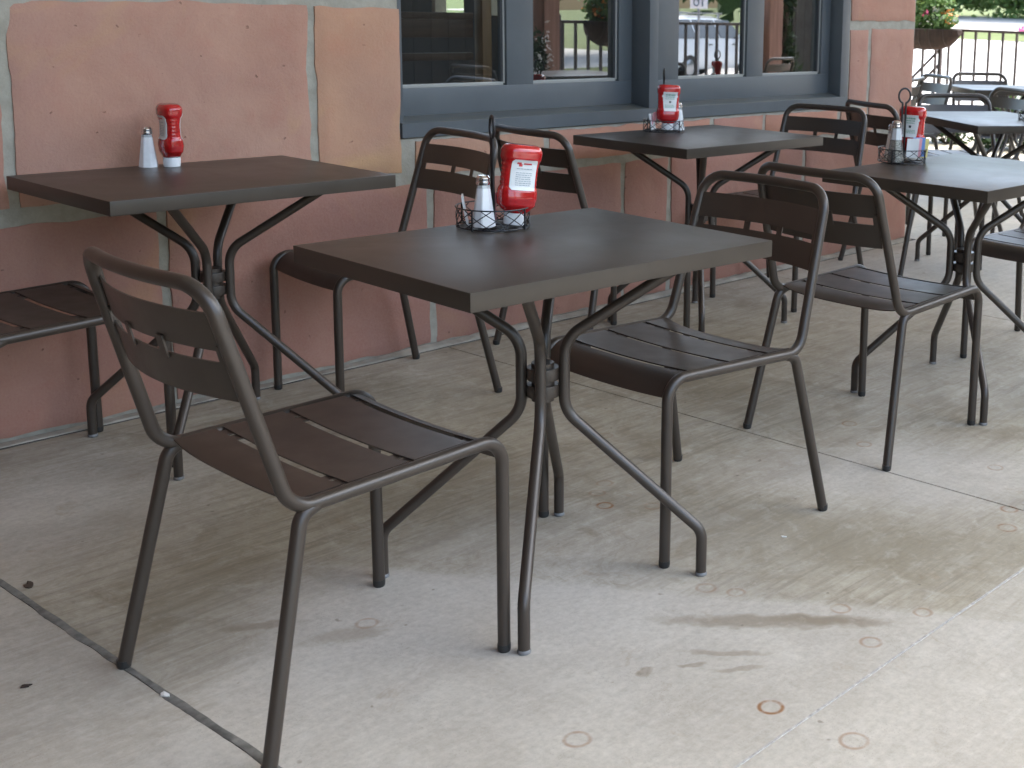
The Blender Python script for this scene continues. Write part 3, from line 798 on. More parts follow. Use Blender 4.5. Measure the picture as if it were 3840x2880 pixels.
# core of the wall, with the opening left free, and the return round the corner
for b in ((-8, WX0, 0.031, 0.34, -0.02, 5.0), (WX0 + .0005, WX1 - .0005, 0.031, 0.34, -0.02, WZ0 - 0.002), (WX0 + .0005, WX1 - .0005, 0.031, 0.34, WZ1, 5.0), (WX1, 5.995, 0.031, 0.34, -0.02, 5.0), (5.90, 5.996, 0.341, 3.10, -0.02, 5.0), (5.90, 5.996, 3.36, 3.60, -0.02, 5.0), (5.90, 5.996, 3.95, 7.0, -0.02, 5.0), (5.90, 5.996, 3.1001, 3.3599, -0.02, 1.12), (5.90, 5.996, 3.6001, 3.9499, -0.02, 1.12), (5.90, 5.996, 3.1001, 3.3599, 2.3, 5.0), (5.90, 5.996, 3.6001, 3.9499, 2.3, 5.0)): box(bm, *b)
obj('mortar', bm, MORTAR, wall, 50)
# rough strip of mortar and a dark crack where the wall meets the slab
bm = bmesh.new()
nb = 260; ga = []
for i in range(nb + 1):
    x = -2.0 + 8.0 * i / nb; w = 0.036 + 0.008 * noise.fractal(Vector((x * 3, 1, 1)), 0.9, 2, 4); h = 0.002 + 0.010 * max(0, min(1, (x - 2.4) / .4)) + 0.004 * noise.fractal(Vector((x * 5, 8, 1)), 0.9, 2, 4)
    ga.append([bm.verts.new(p) for p in ((x, 0.004, max(0.0025, h)), (x, -0.012, max(0.002, h * 0.8)), (x, -w + 0.004, 0.003), (x, -w, -0.012), (x, 0.004, -0.012))])
for a, b in zip(ga, ga[1:]):
    for k in range(4): bm.faces.new((a[k], b[k], b[k + 1], a[k + 1]))
obj('mortar_fillet', bm, simple('grey_base_mortar', (0.33, 0.305, 0.255), 0.9, nscale=14, namp=0.25, bump=0.4), wall, 60)
bm = bmesh.new(); ga = []
for i in range(nb + 1):
    x = -2.0 + 8.0 * i / nb; y = -0.0445 + 0.004 * noise.fractal(Vector((x * 4, 3, 3)), 0.9, 2, 4); w = 0.0034 + 0.0030 * noise.noise(Vector((x * 6, 0, 5)))
    ga.append((bm.verts.new((x, y - w, 0.0012)), bm.verts.new((x, y + w, 0.0012))))
for a, b in zip(ga, ga[1:]): bm.faces.new((a[0], b[0], b[1], a[1]))
obj('wall_crack', bm, CRACK, wall, None)

# windows -------------------------------------------------------------
def window(x0, x1, dep, panes, stile):
    """a unit recessed by dep: rail, stiles, two panes with beads"""
    top = WZ1 - 0.05; zb = 0.805; zr = 0.820; zg = 0.922
    bm = bmesh.new()
    y0, y1 = dep, dep + 0.05
    bx = lambda a, b, c, d, yy0=y0, yy1=y1: box(bm, a, b, yy0, yy1, c, d, 0.0025)
    bx(x0, x1, zr - 0.02, zg - 0.006)
    bx(x0, x1, top - 0.12, top)
    edges = []; cur = x0
    for (a, b) in panes: edges.append((cur, a)); cur = b
    edges.append((cur, x1))
    for a, b in edges: bx(a, b, zg - 0.0062, top - 0.12)
    fr = obj('window', bm, FRAME, bld, 30)
    for (a, b) in panes:
        bm = bmesh.new(); w = 0.008
        for c in ((a, a + w, zg, top - 0.125), (b - w, b, zg, top - 0.125)): box(bm, c[0], c[1], y0 + 0.012, y0 + 0.03, c[2], c[3], 0.001)
        box(bm, a + w, b - w, y0 + 0.012, y0 + 0.03, zg - 0.006, zg + 0.006, 0.001)
        obj('bead', bm, BEAD, fr, 30)
        bm = bmesh.new(); box(bm, a + w, a + w + 0.006, y0 + 0.014, y0 + 0.03, zg + .006, top - 0.125); box(bm, b - w - 0.010, b - w, y0 + 0.014, y0 + 0.03, zg + .006, top - 0.125)
        obj('gasket', bm, GASKET, fr, None)
        bm = bmesh.new(); box(bm, a + 0.003, b - 0.003, y0 + 0.022, y0 + 0.026, zg - 0.003, top - 0.12); obj('pane', bm, GLASS, fr, None)
    return fr
window(WX0 + .018, 3.933, 0.100, [(2.76, 3.262), (3.392, 3.856)], 0)
window(3.985, 5.306, 0.072, [(4.190, 4.655), (4.776, 5.236)], 0)
bm = bmesh.new()
box(bm, 3.9335, 3.985, 0.000, 0.16, 0.8065, WZ1 - 0.03, 0.002)          # mullion post
box(bm, 5.3065, 5.372, -0.001, 0.15, 0.8065, WZ1 - 0.03, 0.002)         # right jamb
box(bm, WX0 + .002, WX0 + .0175, 0.012, 0.16, 0.8065, WZ1 - 0.03, 0.002)
box(bm, WX0 + .002, 5.372, 0.0, 0.16, WZ1 - 0.0295, WZ1 - .001, 0.002)
obj('window_frame', bm, FRAME, bld, 30)
bm = bmesh.new()                                                         # sloping sill
for xa, xb, d in ((WX0 + .002, 3.959, .1025), (3.9592, 5.372, .0745)):
    vs = [bm.verts.new(p) for p in ((xa, -0.002, .756), (xa, -0.002, .8045), (xa, 0.000, .8062), (xa, d, .8205), (xa, d + .06, .8205), (xa, d + .06, .756),
                                    (xb, -0.002, .756), (xb, -0.002, .8045), (xb, 0.000, .8062), (xb, d, .8205), (xb, d + .06, .8205), (xb, d + .06, .756))]
    for k in range(6): bm.faces.new((vs[k], vs[(k + 1) % 6], vs[6 + (k + 1) % 6], vs[6 + k]))
    bm.faces.new(vs[:6][::-1]); bm.faces.new(vs[6:])
sl = obj('window_sill', bm, None, bld, 20, mats=[FRAME, SILLM])
for p in sl.data.polygons:
    if p.normal.z > 0.7: p.material_index = 1

# dim dining room behind the panes ---------------------------------------
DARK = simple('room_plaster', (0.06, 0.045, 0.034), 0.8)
WOODD = NT('dark_stained_wood'); _c = WOODD.coord(scale=(1, 12, 12)); WOODD.set(color=WOODD.ramp(WOODD.noise(_c, 3, 5), [(0.3, (0.085, 0.050, 0.034)), (0.7, (0.15, 0.09, 0.062))]), rough=0.45); WOODD = WOODD.m
WOODL = NT('amber_wood'); _c = WOODL.coord(scale=(12, 12, 1)); WOODL.set(color=WOODL.ramp(WOODL.noise(_c, 3, 5), [(0.3, (0.30, 0.16, 0.07)), (0.7, (0.42, 0.23, 0.10))]), rough=0.4); WOODL = WOODL.m
bm = bmesh.new()
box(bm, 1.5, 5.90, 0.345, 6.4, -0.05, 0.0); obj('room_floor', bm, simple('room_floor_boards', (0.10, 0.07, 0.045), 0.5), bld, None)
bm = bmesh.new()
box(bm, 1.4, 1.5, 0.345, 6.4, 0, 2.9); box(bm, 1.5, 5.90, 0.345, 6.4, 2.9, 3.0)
# far wall, out of view, its window openings enlarged to brighten the room
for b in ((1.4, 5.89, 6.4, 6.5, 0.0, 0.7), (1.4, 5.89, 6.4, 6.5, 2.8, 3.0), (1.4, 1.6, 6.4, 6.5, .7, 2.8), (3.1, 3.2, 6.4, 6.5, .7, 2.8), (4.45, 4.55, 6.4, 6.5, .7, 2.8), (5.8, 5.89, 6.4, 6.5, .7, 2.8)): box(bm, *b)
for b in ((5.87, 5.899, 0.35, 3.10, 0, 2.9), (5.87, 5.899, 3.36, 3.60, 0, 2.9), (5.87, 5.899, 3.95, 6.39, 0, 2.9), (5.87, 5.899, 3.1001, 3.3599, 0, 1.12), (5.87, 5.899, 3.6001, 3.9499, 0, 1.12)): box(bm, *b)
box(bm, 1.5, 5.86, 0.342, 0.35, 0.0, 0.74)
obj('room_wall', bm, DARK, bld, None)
t = thing('booth_bench', 'dark wooden booth bench with an amber post, dim behind the first window pane', 'bench', (0, 0, 0))
bm = bmesh.new(); box(bm, 3.00, 4.02, 1.22, 1.26, 1.135, 1.165, 0.004); obj('top_rail', bm, WOODD, t)
bm = bmesh.new(); box(bm, 3.00, 4.02, 1.225, 1.255, 1.05, 1.134, 0.004); box(bm, 3.00, 4.02, 1.225, 1.255, 0.945, 0.98, 0.004); obj('back_panel', bm, WOODD, t)
bm = bmesh.new(); box(bm, 3.00, 4.02, 0.8, 1.215, 0.42, 0.47, 0.006); obj('seat', bm, WOODD, t)
bm = bmesh.new(); box(bm, 4.03, 4.085, 1.17, 1.23, 0, 1.25, 0.004); obj('post', bm, WOODL, t)
bm = bmesh.new(); box(bm, 3.05, 3.11, 0.82, 0.88, 0, 0.419, 0.003); box(bm, 3.90, 3.96, 0.82, 0.88, 0, 0.419, 0.003); obj('leg', bm, WOODD, t)

# patio roof -------------------------------------------------------------
CEIL = NT('painted_board_ceiling'); _c = CEIL.coord(scale=(1, 9, 1)); CEIL.set(color=CEIL.ramp(CEIL.noise(_c, 2.5, 5), [(0.3, (0.42, 0.40, 0.35)), (0.7, (0.50, 0.48, 0.42))]), rough=0.7); CEIL = CEIL.m
POSTW = NT('red_brown_post'); _c = POSTW.coord(scale=(9, 9, 0.8)); POSTW.set(color=POSTW.ramp(POSTW.noise(_c, 3, 5), [(0.3, (0.20, 0.095, 0.065)), (0.7, (0.34, 0.19, 0.14))]), rough=0.75); POSTW = POSTW.m
rf = thing('patio_roof', 'timber roof over the patio carried on red brown posts', 'roof')
bm = bmesh.new(); box(bm, -8, 11.4, -4.95, -0.02, 4.62, 4.72); box(bm, 6.03, 11.4, -0.0195, 5.4, 4.62, 4.72); obj('roof_deck', bm, CEIL, rf, None)
bm = bmesh.new(); box(bm, -8, 11.4, -4.40, -4.22, 4.36, 4.6195); obj('beam', bm, POSTW, rf, None)
for x in (-7.2, -4.27, -1.33, 1.60, 4.54, 7.48): 
    bm = bmesh.new(); box(bm, x - 0.085, x + 0.085, -4.395, -4.225, -0.10, 4.359, 0.006); obj('post', bm, POSTW, rf, 30)
# unseen dark wall added to keep light off the patio from the left
bm = bmesh.new(); box(bm, -3.3, -3.2, -4.6, -0.08, -0.02, 4.6); box(bm, -3.199, -0.9, -4.60, -4.50, -0.02, 4.6); obj('light_blocking_wall', bm, WOODD, bld, None)

# ------------------------------------------------------------------ terrain and streets
def gh(x, y):
    h = -0.13
    if x > 12: h += 0.0134 * (min(x, 40) - 12)
    if x > 40: h += 0.027 * (x - 40)
    if y < -6: h -= 0.055 * min(-6 - y, 22)
    return h
def patch(name, x0, x1, y0, y1, mat, dz, step=1.5, kind='structure', hole=None):
    bm = bmesh.new(); nx = max(2, int((x1 - x0) / step)); ny = max(2, int((y1 - y0) / step)); g = []
    for i in range(nx + 1):
        g.append([bm.verts.new((x0 + (x1 - x0) * i / nx, y0 + (y1 - y0) * j / ny, gh(x0 + (x1 - x0) * i / nx, y0 + (y1 - y0) * j / ny) + dz)) for j in range(ny + 1)])
    for i in range(nx):
        for j in range(ny): bm.faces.new((g[i][j], g[i + 1][j], g[i + 1][j + 1], g[i][j + 1]))
    o = obj(name, bm, mat, None, 60); o['kind'] = kind; return o
LAWN = NT('lawn'); _c = LAWN.coord(); LAWN.set(color=LAWN.ramp(LAWN.noise(_c, 1.1, 7, 0.7), [(0.3, (0.075, 0.095, 0.038)), (0.7, (0.135, 0.155, 0.070))]), rough=0.9, spec=0.1); LAWN = LAWN.m
ROADC = simple('pale_concrete_road', (0.44, 0.42, 0.40), 0.85, nscale=0.8, namp=0.12)
LOT = simple('pinkish_parking_paving', (0.32, 0.295, 0.265), 0.85, nscale=1.2, namp=0.12)
BRICKP = NT('brick_paving'); _b = BRICKP.add('ShaderNodeTexBrick'); BRICKP.link(BRICKP.coord(), _b.inputs[0]); _b.inputs['Scale'].default_value = 2.6
for k, c in (('Color1', (0.40, 0.22, 0.17, 1)), ('Color2', (0.46, 0.30, 0.25, 1)), ('Mortar', (0.42, 0.38, 0.34, 1))): _b.inputs[k].default_value = c
BRICKP.set(color=_b.outputs[0], rough=0.85); BRICKP = BRICKP.m
GRAVEL = simple('pale_gravel', (0.46, 0.42, 0.38), 0.9, nscale=3, namp=0.2)
patch('ground', -60, 140, -90, 90, LAWN, -0.012, 4.0)
patch('brick_path', 11.98, 16.0, -30, 40, BRICKP, 0.0)
patch('road', 16.0, 41.5, -60, 60, ROADC, 0.0, 2.0)
patch('gravel_yard', 49, 68, -40, 60, GRAVEL, 0.004, 2.0)
patch('parking_lot', -40, 11.97, -21.5, -4.66, LOT, 0.002, 1.5)
patch('street_kerb_walk', -40, 15.99, -24.0, -22.4, ROADC, 0.10, 1.5)
# sky is the world

# ------------------------------------------------------------------ plants
def leafmat(name, a, b, trans=0.25):
    t = NT(name); f = t.noise(t.coord(), 7, 3)
    t.set(color=t.ramp(f, [(0.3, a), (0.7, b)]), rough=0.55, spec=0.3)
    t.b.inputs['Transmission Weight'].default_value = 0
    tl = t.add('ShaderNodeBsdfTranslucent'); t.link(t.ramp(f, [(0.3, tuple(c * 1.3 for c in a)), (0.7, tuple(c * 1.3 for c in b))]), tl.inputs[0])
    mx = t.add('ShaderNodeMixShader'); mx.inputs[0].default_value = trans
    t.link(t.b.outputs[0], mx.inputs[1]); t.link(tl.outputs[0], mx.inputs[2]); t.link(mx.outputs[0], t.out.inputs[0]); return t.m
LEAF = leafmat('mid_green_leaf', (0.055, 0.110, 0.032), (0.115, 0.190, 0.060))
LEAFD = leafmat('dark_green_leaf', (0.018, 0.038, 0.014), (0.040, 0.070, 0.024))
LEAFY = leafmat('yellow_green_leaf', (0.110, 0.175, 0.045), (0.190, 0.260, 0.080))
BARK = simple('bark', (0.10, 0.075, 0.055), 0.9, nscale=12, namp=0.3)
FL_P = simple('pink_petal', (0.70, 0.10, 0.24), 0.6); FL_W = simple('white_petal', (0.75, 0.74, 0.72), 0.6); FL_O = simple('orange_petal', (0.65, 0.24, 0.05), 0.6)
def leaves(bm, cen, rad, n, size, rnd, shell=0.35, clumps=14, mi=0):
    cl = []
    for _ in range(clumps):
        d = Vector((rnd.gauss(0, 1), rnd.gauss(0, 1), rnd.gauss(0, 1))).normalized() * rnd.uniform(0.35, 0.95); cl.append((d, rnd.uniform(0.22, 0.45)))
    for _ in range(n):
        c, cr = cl[rnd.randrange(clumps)]
        d = c + Vector((rnd.gauss(0, 1), rnd.gauss(0, 1), rnd.gauss(0, 1))) * cr * 0.6
        if d.length > 1.15: continue
        p = Vector(cen) + Vector((d.x * rad[0], d.y * rad[1], d.z * rad[2]))
        s = size * rnd.uniform(0.6, 1.3)
        a = Vector((rnd.gauss(0, 1), rnd.gauss(0, 1), rnd.gauss(0, .7))).normalized(); b = a.cross(Vector((rnd.gauss(0, 1), rnd.gauss(0, 1), rnd.gauss(0, 1)))).normalized()
        f = bm.faces.new([bm.verts.new(p + q) for q in (-a * s, b * s * 0.45, a * s, -b * s * 0.45)]); f.material_index = mi
def shrub(name, label, cat, loc, rad, n, size, mat, seed, flowers=None, group=None, h0=0.0):
    rnd = random.Random(seed); x, y = loc[:2]
    t = thing(name, label, cat, (x, y, gh(x, y) if len(loc) == 2 else 0), 0, group)
    bm = bmesh.new(); leaves(bm, (0, 0, h0 + rad[2] * 0.95), rad, n, size, rnd); obj('foliage', bm, mat, t, None)
    bm = bmesh.new()
    for k in range(5):
        a = k * 1.256; tube(bm, [(0, 0, -0.03), (rad[0] * .25 * math.cos(a), rad[1] * .25 * math.sin(a), h0 + rad[2] * .6), (rad[0] * .5 * math.cos(a), rad[1] * .5 * math.sin(a), h0 + rad[2] * 1.3)], lambda f: 0.02 * (1 - .6 * f) * max(.4, rad[0]), 6)
    obj('stem', bm, BARK, t)
    if flowers:
        bm = bmesh.new(); leaves(bm, (0, 0, h0 + rad[2] * 1.15), (rad[0] * 1.03, rad[1] * 1.03, rad[2] * .95), flowers[1], flowers[2], rnd, clumps=10); obj('blossom', bm, flowers[0], t, None)
    return t
def tree(label, x, y, h, cr, n, mat, seed, lift=0.36):
    rnd = random.Random(seed); t = thing('tree', label, 'tree', (x, y, gh(x, y)), 0, 'trees around the street')
    bm = bmesh.new(); tube(bm, [(0, 0, -0.1), (0.05, 0.02, h * .2), (0.1, -.05, h * .5), (.05, .1, h * .8)], lambda f: 0.16 * (1 - .75 * f) * h / 6, 10)
    for k in range(6):
        a = rnd.uniform(0, 6.28); z = h * rnd.uniform(.3, .6); tube(bm, [(0.05, 0, z), (cr * .4 * math.cos(a), cr * .4 * math.sin(a), z + h * .12), (cr * .75 * math.cos(a), cr * .75 * math.sin(a), z + h * .22)], lambda f: 0.06 * (1 - .7 * f) * h / 6, 7)
    obj('trunk', bm, BARK, t)
    bm = bmesh.new(); leaves(bm, (0, 0, h * (lift + (1 - lift) / 2)), (cr, cr, h * (1 - lift) / 2), n, 0.20 * cr / 2, rnd, clumps=26); obj('crown', bm, mat, t, None)
    return t

# direct view, beyond the end railing
k = 0
for (x, y, w, h) in ((10.75, 2.55, .34, .17), (10.8, 2.0, .36, .19), (10.9, 1.45, .38, .21), (10.8, .9, .38, .20), (10.95, .35, .4, .22), (10.8, -.2, .38, .2), (10.9, -.8, .4, .22)):
    shrub('low_shrub', 'dark low leafy shrub in the bed behind the far tables, %s' % ('end nearest the stair rail', 'second from the stair rail', 'third from the stair rail', 'middle of the row', 'third from the street end', 'second from the street end', 'street end of the row')[k], 'shrub', (x, y, 0), (w, w, h), 900, .045, LEAFD, 40 + k, group='low shrubs in the bed by the end railing'); k += 1
shrub('flowering_shrub', 'pink flowering shrub on the far side of the road', 'shrub', (42.2, 16.6), (1.15, 1.2, .34), 1500, .11, LEAF, 61, (FL_P, 900, .11))
shrub('round_shrub', 'bright green bush on the grass strip beside the pink flowers', 'shrub', (42.0, 13.9), (1.5, 1.3, .42), 1600, .13, LEAFY, 62)
shrub('round_shrub', 'small pale pink and green bush at the end of the grass strip', 'shrub', (42.5, 15.3), (.7, .7, .26), 700, .1, LEAF, 63, (FL_P, 200, .09))
t = thing('ornamental_grass', 'tuft of tall green grass blades standing just outside the railing', 'grass tuft', (13.6, 3.45, gh(13.6, 3.45)))
bm = bmesh.new(); rnd = random.Random(5)
for _ in range(260):
    a = rnd.uniform(0, 6.28); l = rnd.uniform(.35, .62); o = rnd.uniform(.02, .20); b0 = Vector((rnd.gauss(0, .05), rnd.gauss(0, .07), 0)); tip = b0 + Vector((math.cos(a) * o, math.sin(a) * o, l)); mid = (b0 + tip) / 2 + Vector((0, 0, .05)); w = Vector((-math.sin(a), math.cos(a), 0)) * .006
    v = [bm.verts.new(q) for q in (b0 - w, b0 + w, mid + w * .8, tip, mid - w * .8)]; bm.faces.new(v)
obj('blades', bm, LEAF, t, None)
TR_L = (('mid green, by the stair rail side', 66, 38, 13, 6.5, LEAF), ('yellowish, next to the stair rail side', 69, 29, 14, 6.5, LEAFY), ('mid green, in the middle of the row', 67, 20, 13, 6, LEAF), ('with a dark crown right of the middle', 70, 11, 15, 7, LEAFD), ('with a yellowish crown near the street side', 66, 2, 13, 6.5, LEAFY), ('tallest of the row, on the street side', 62, -8, 16, 8, LEAF), ('at the street corner, darkest', 58, -19, 15, 8, LEAFD), ('far along the side yard, mid green', 60, 49, 14, 7, LEAF))
for i, (lb, x, y, h, cr, m) in enumerate(TR_L):
    tree('leafy tree far beyond the road, ' + lb, x, y, h, cr, 4200, m, 90 + i, .06)
patch_h = shrub('hedge_bush', 'long pale green hedge at the back of the gravel yard', 'hedge', (67.5, 27), (2.0, 16, .95), 5200, .22, LEAFY, 77)
shrub('hedge_bush', 'dark leafy stand-in for a bluish shadow in front of the long pale hedge', 'hedge', (64.0, 21.2), (1.0, 2.6, .30), 1500, .15, LEAFD, 78)  # low dark leaf clump standing in for shade on the ground

# railings --------------------------------------------------------------
IRON = simple('dark_iron_railing', (0.045, 0.030, 0.026), 0.5)
def railing(label, a, b, posts=True):
    a = Vector(a); b = Vector(b); L = (b - a).length; d = (b - a) / L
    t = thing('iron_railing', label, 'railing', a, math.atan2(d.y, d.x), 'dark iron railings round the patio')
    bm = bmesh.new(); box(bm, 0, L, -0.020, 0.020, 1.045, 1.072, 0.004); obj('top_rail', bm, IRON, t)
    bm = bmesh.new(); box(bm, 0, L, -0.015, 0.015, 0.09, 0.118, 0.003); obj('bottom_rail', bm, IRON, t)
    n = int(L / 0.15)
    for k in range(n):
        x = (k + .5) * L / n
        bm = bmesh.new(); box(bm, x - .0105, x + .0105, -.0105, .0105, .118, 1.045); obj('picket', bm, IRON, t, None)
    for x in (0.02, L - 0.02):
        bm = bmesh.new(); box(bm, x - .021, x + .021, -.021, .021, -.02, 1.12, .003); obj('post', bm, IRON, t)
    return t
railing('end railing in front of the bright road, with the planter hung on it', (11.7, 4.6, 0), (11.7, 0.6, 0))
railing('end railing continuing towards the street corner', (11.7, 0.52, 0), (11.7, -4.26, 0))
railing('street railing seen mirrored in the panes', (10.30, -4.31, 0), (7.60, -4.31, 0))
t = thing('stair_rail', 'sloping iron stair rail of two bars rising to the end railing', 'stair rail', (0, 0, 0))
for zz in (0.0, -0.155):
    bm = bmesh.new(); tube(bm, [(11.80, 3.30, 0.855 + zz), (11.80, 4.10, 0.08 + zz)], 0.014, 10); obj('rail', bm, IRON, t)
bm = bmesh.new(); box(bm, 11.775, 11.815, 3.275, 3.31, -0.1, 0.90, .003); obj('post', bm, IRON, t)

# planters on the railings ------------------------------------------------
COCO = NT('dark_coco_liner'); _c = COCO.coord(scale=(30, 30, 3)); COCO.set(color=COCO.ramp(COCO.noise(_c, 1.5, 6, .7), [(0.3, (0.016, 0.010, 0.008)), (0.7, (0.050, 0.030, 0.022))]), rough=0.95); COCO.bump(COCO.noise(_c, 3, 4), .6, .01); COCO = COCO.m
def planter(label, loc, deg, seed, L=0.70):
    t = thing('hanging_planter', label, 'planter', loc, R(deg), 'planters hung on the railings')
    bm = bmesh.new(); n = 26; sec = []
    for i in range(n + 1):
        u = -1 + 2 * i / n; x = u * L / 2; hw = 0.15 * max(.12, (1 - abs(u) ** 3.2)) ** .5; dp = 0.205 * max(.10, (1 - abs(u) ** 3.0)) ** .6
        sec.append([bm.verts.new((x, hw * math.sin(a), -dp * math.cos(a) ** .8 if math.cos(a) > 0 else 0)) for a in lin(-PI / 2, PI / 2, 13)])
    for A, B in zip(sec, sec[1:]):
        for k in range(12): bm.faces.new((A[k], B[k], B[k + 1], A[k + 1]))
        bm.faces.new((A[12], B[12], B[0], A[0]))
    bm.faces.new(sec[0]); bm.faces.new(sec[-1][::-1])
    obj('liner', bm, COCO, t)
    bm = bmesh.new(); tube(bm, [(L / 2 * 1.01 * math.cos(a) if True else 0, .155 * math.sin(a), .004) for a in lin(0, 2 * PI * 39 / 40, 40)], .006, 6, closed=True)
    for i in (4, 9, 13, 17, 22):
        tube(bm, [v.co * 1.015 for v in []] or [Vector((-1 + 2 * i / n, 0, 0)) * 0 + Vector(((-1 + 2 * i / n) * L / 2, .153 * max(.12, (1 - abs(-1 + 2 * i / n) ** 3.2)) ** .5 * math.sin(a), -.209 * max(.10, (1 - abs(-1 + 2 * i / n) ** 3.0)) ** .6 * max(0, math.cos(a)) ** .8)) for a in lin(-PI / 2, PI / 2, 15)], .004, 6)
    obj('wire_frame', bm, IRON, t)
    rnd = random.Random(seed)
    bm = bmesh.new(); leaves(bm, (0, 0, .17), (L * .52, .20, .20), 1100, .035, rnd, clumps=20); leaves(bm, (0, 0, .03), (L * .5, .17, .06), 300, .028, rnd); obj('foliage', bm, LEAF, t, None)
    bm = bmesh.new(); leaves(bm, (L * .1, 0, .26), (L * .42, .18, .22), 500, .04, rnd, clumps=12); obj('pale_foliage', bm, LEAFY, t, None)
    for mname, m, cx in (('white_flower', FL_W, -.05), ('orange_flower', FL_O, -.27), ('pink_flower', FL_P, .12)):
        bm = bmesh.new(); leaves(bm, (L * cx, 0, .13), (L * .22, .17, .10), 90, .024, rnd, clumps=6); obj(mname, bm, m, t, None)
    return t
planter('brown lined planter of flowers hung on the end railing beside the stone corner', (11.60, 3.36, 1.055), 90, 3, 0.80)
planter('brown lined planter on the street railing, seen mirrored in the second pane', (8.16, -4.27, 1.06), 0, 4, 0.46)

# climbing vines on the street side, dark in the mirrored view
def vine(label, x, y, w, h, seed, n=1500):
    t = thing('climbing_vine', label, 'vine', (x, y, 0), 0, 'vines climbing at the street side')
    rnd = random.Random(seed); bm = bmesh.new()
    for k in range(26):
        leaves(bm, (rnd.gauss(0, w * .22), rnd.gauss(0, .07), h * (k + .5) / 26), (w * .5, .13, h / 26 * 1.4), n // 26, .055, rnd, clumps=6)
    obj('foliage', bm, LEAFD, t, None)
    bm = bmesh.new()
    for k in range(4): tube(bm, [(rnd.gauss(0, .04), rnd.gauss(0, .03), z) for z in lin(0, h, 9)], .013, 6)
    obj('stem', bm, BARK, t); return t
shrub('flowering_vine', 'small climbing plant with pale blossoms at the foot of the mirrored street post', 'vine', (7.30, -4.20, 0), (.13, .12, .42), 500, .035, LEAFD, 31, (FL_W, 160, .02), h0=.25)
vine('narrow dark vine at the far street corner', 10.86, -4.42, .16, 2.6, 24, 900)
SCREENW = NT('dark_weathered_timber'); _c = SCREENW.coord(scale=(14, 14, 1)); SCREENW.set(color=SCREENW.ramp(SCREENW.noise(_c, 3, 5), [(0.3, (0.012, 0.0085, 0.0065)), (0.7, (0.030, 0.021, 0.016))]), rough=0.8); SCREENW = SCREENW.m
def screen(label, x0, x1, h, lat):
    t = thing('timber_screen', label, 'screen', (x0, -4.44, 0), 0, 'dark timber screens on the street side'); L = x1 - x0
    bm = bmesh.new(); n = max(2, int((L - lat) / 0.16)); w = (L - lat) / n
    for k in range(n): box(bm, lat + k * w + .002, lat + (k + 1) * w - .002, -.012, .012, .02, h, .002)
    obj('boards', bm, SCREENW, t, None)
    if lat > 0:
        bm = bmesh.new(); st = .085
        k = -int(h / st)
        while k * st < lat + h:
            for sg in (1, -1):
                a, b = [], []
                for q in (0, lat):
                    pass
                x_a = k * st; pts = []
                for z in (0.05, h):
                    pts.append((x_a + (z - .05), z) if sg > 0 else (x_a + h - (z - .05) , z))
                (xa, za), (xb, zb) = pts
                t0, t1 = 0.0, 1.0
                dx = xb - xa
                lo, hi = sorted(((0 - xa) / dx, (lat - xa) / dx)); t0, t1 = max(t0, lo), min(t1, hi)
                if t1 - t0 > .01: tube(bm, [(xa + dx * t0, .012 * sg, za + (zb - za) * t0), (xa + dx * t1, .012 * sg, za + (zb - za) * t1)], .011, 4)
            k += 1
        obj('lattice', bm, SCREENW, t, None)
    bm = bmesh.new(); box(bm, -.04, 0, -.03, .03, 0, h + .04, .003); box(bm, L, L + .04, -.03, .03, 0, h + .04, .003); obj('screen_post', bm, SCREENW, t, 30)
    return t
screen('long dark boarded screen mirrored in the first pane', 4.75, 7.24, 2.3, 0.0)
screen('short dark screen with lattice mirrored in the last pane', 10.74, 11.40, 2.3, 0.24)
t = thing('corner_post', 'rough red brown timber post at the far end of the street railing', 'post', (10.42, -4.31, 0))
bm = bmesh.new(); box(bm, -.105, .105, -.105, .105, -.1, 4.20, .008); obj('post_shaft', bm, POSTW, t, 30)
bm = bmesh.new(); box(bm, -.13, .13, -.088, .088, 4.2005, 4.355, .008); obj('cap', bm, POSTW, t, 30)

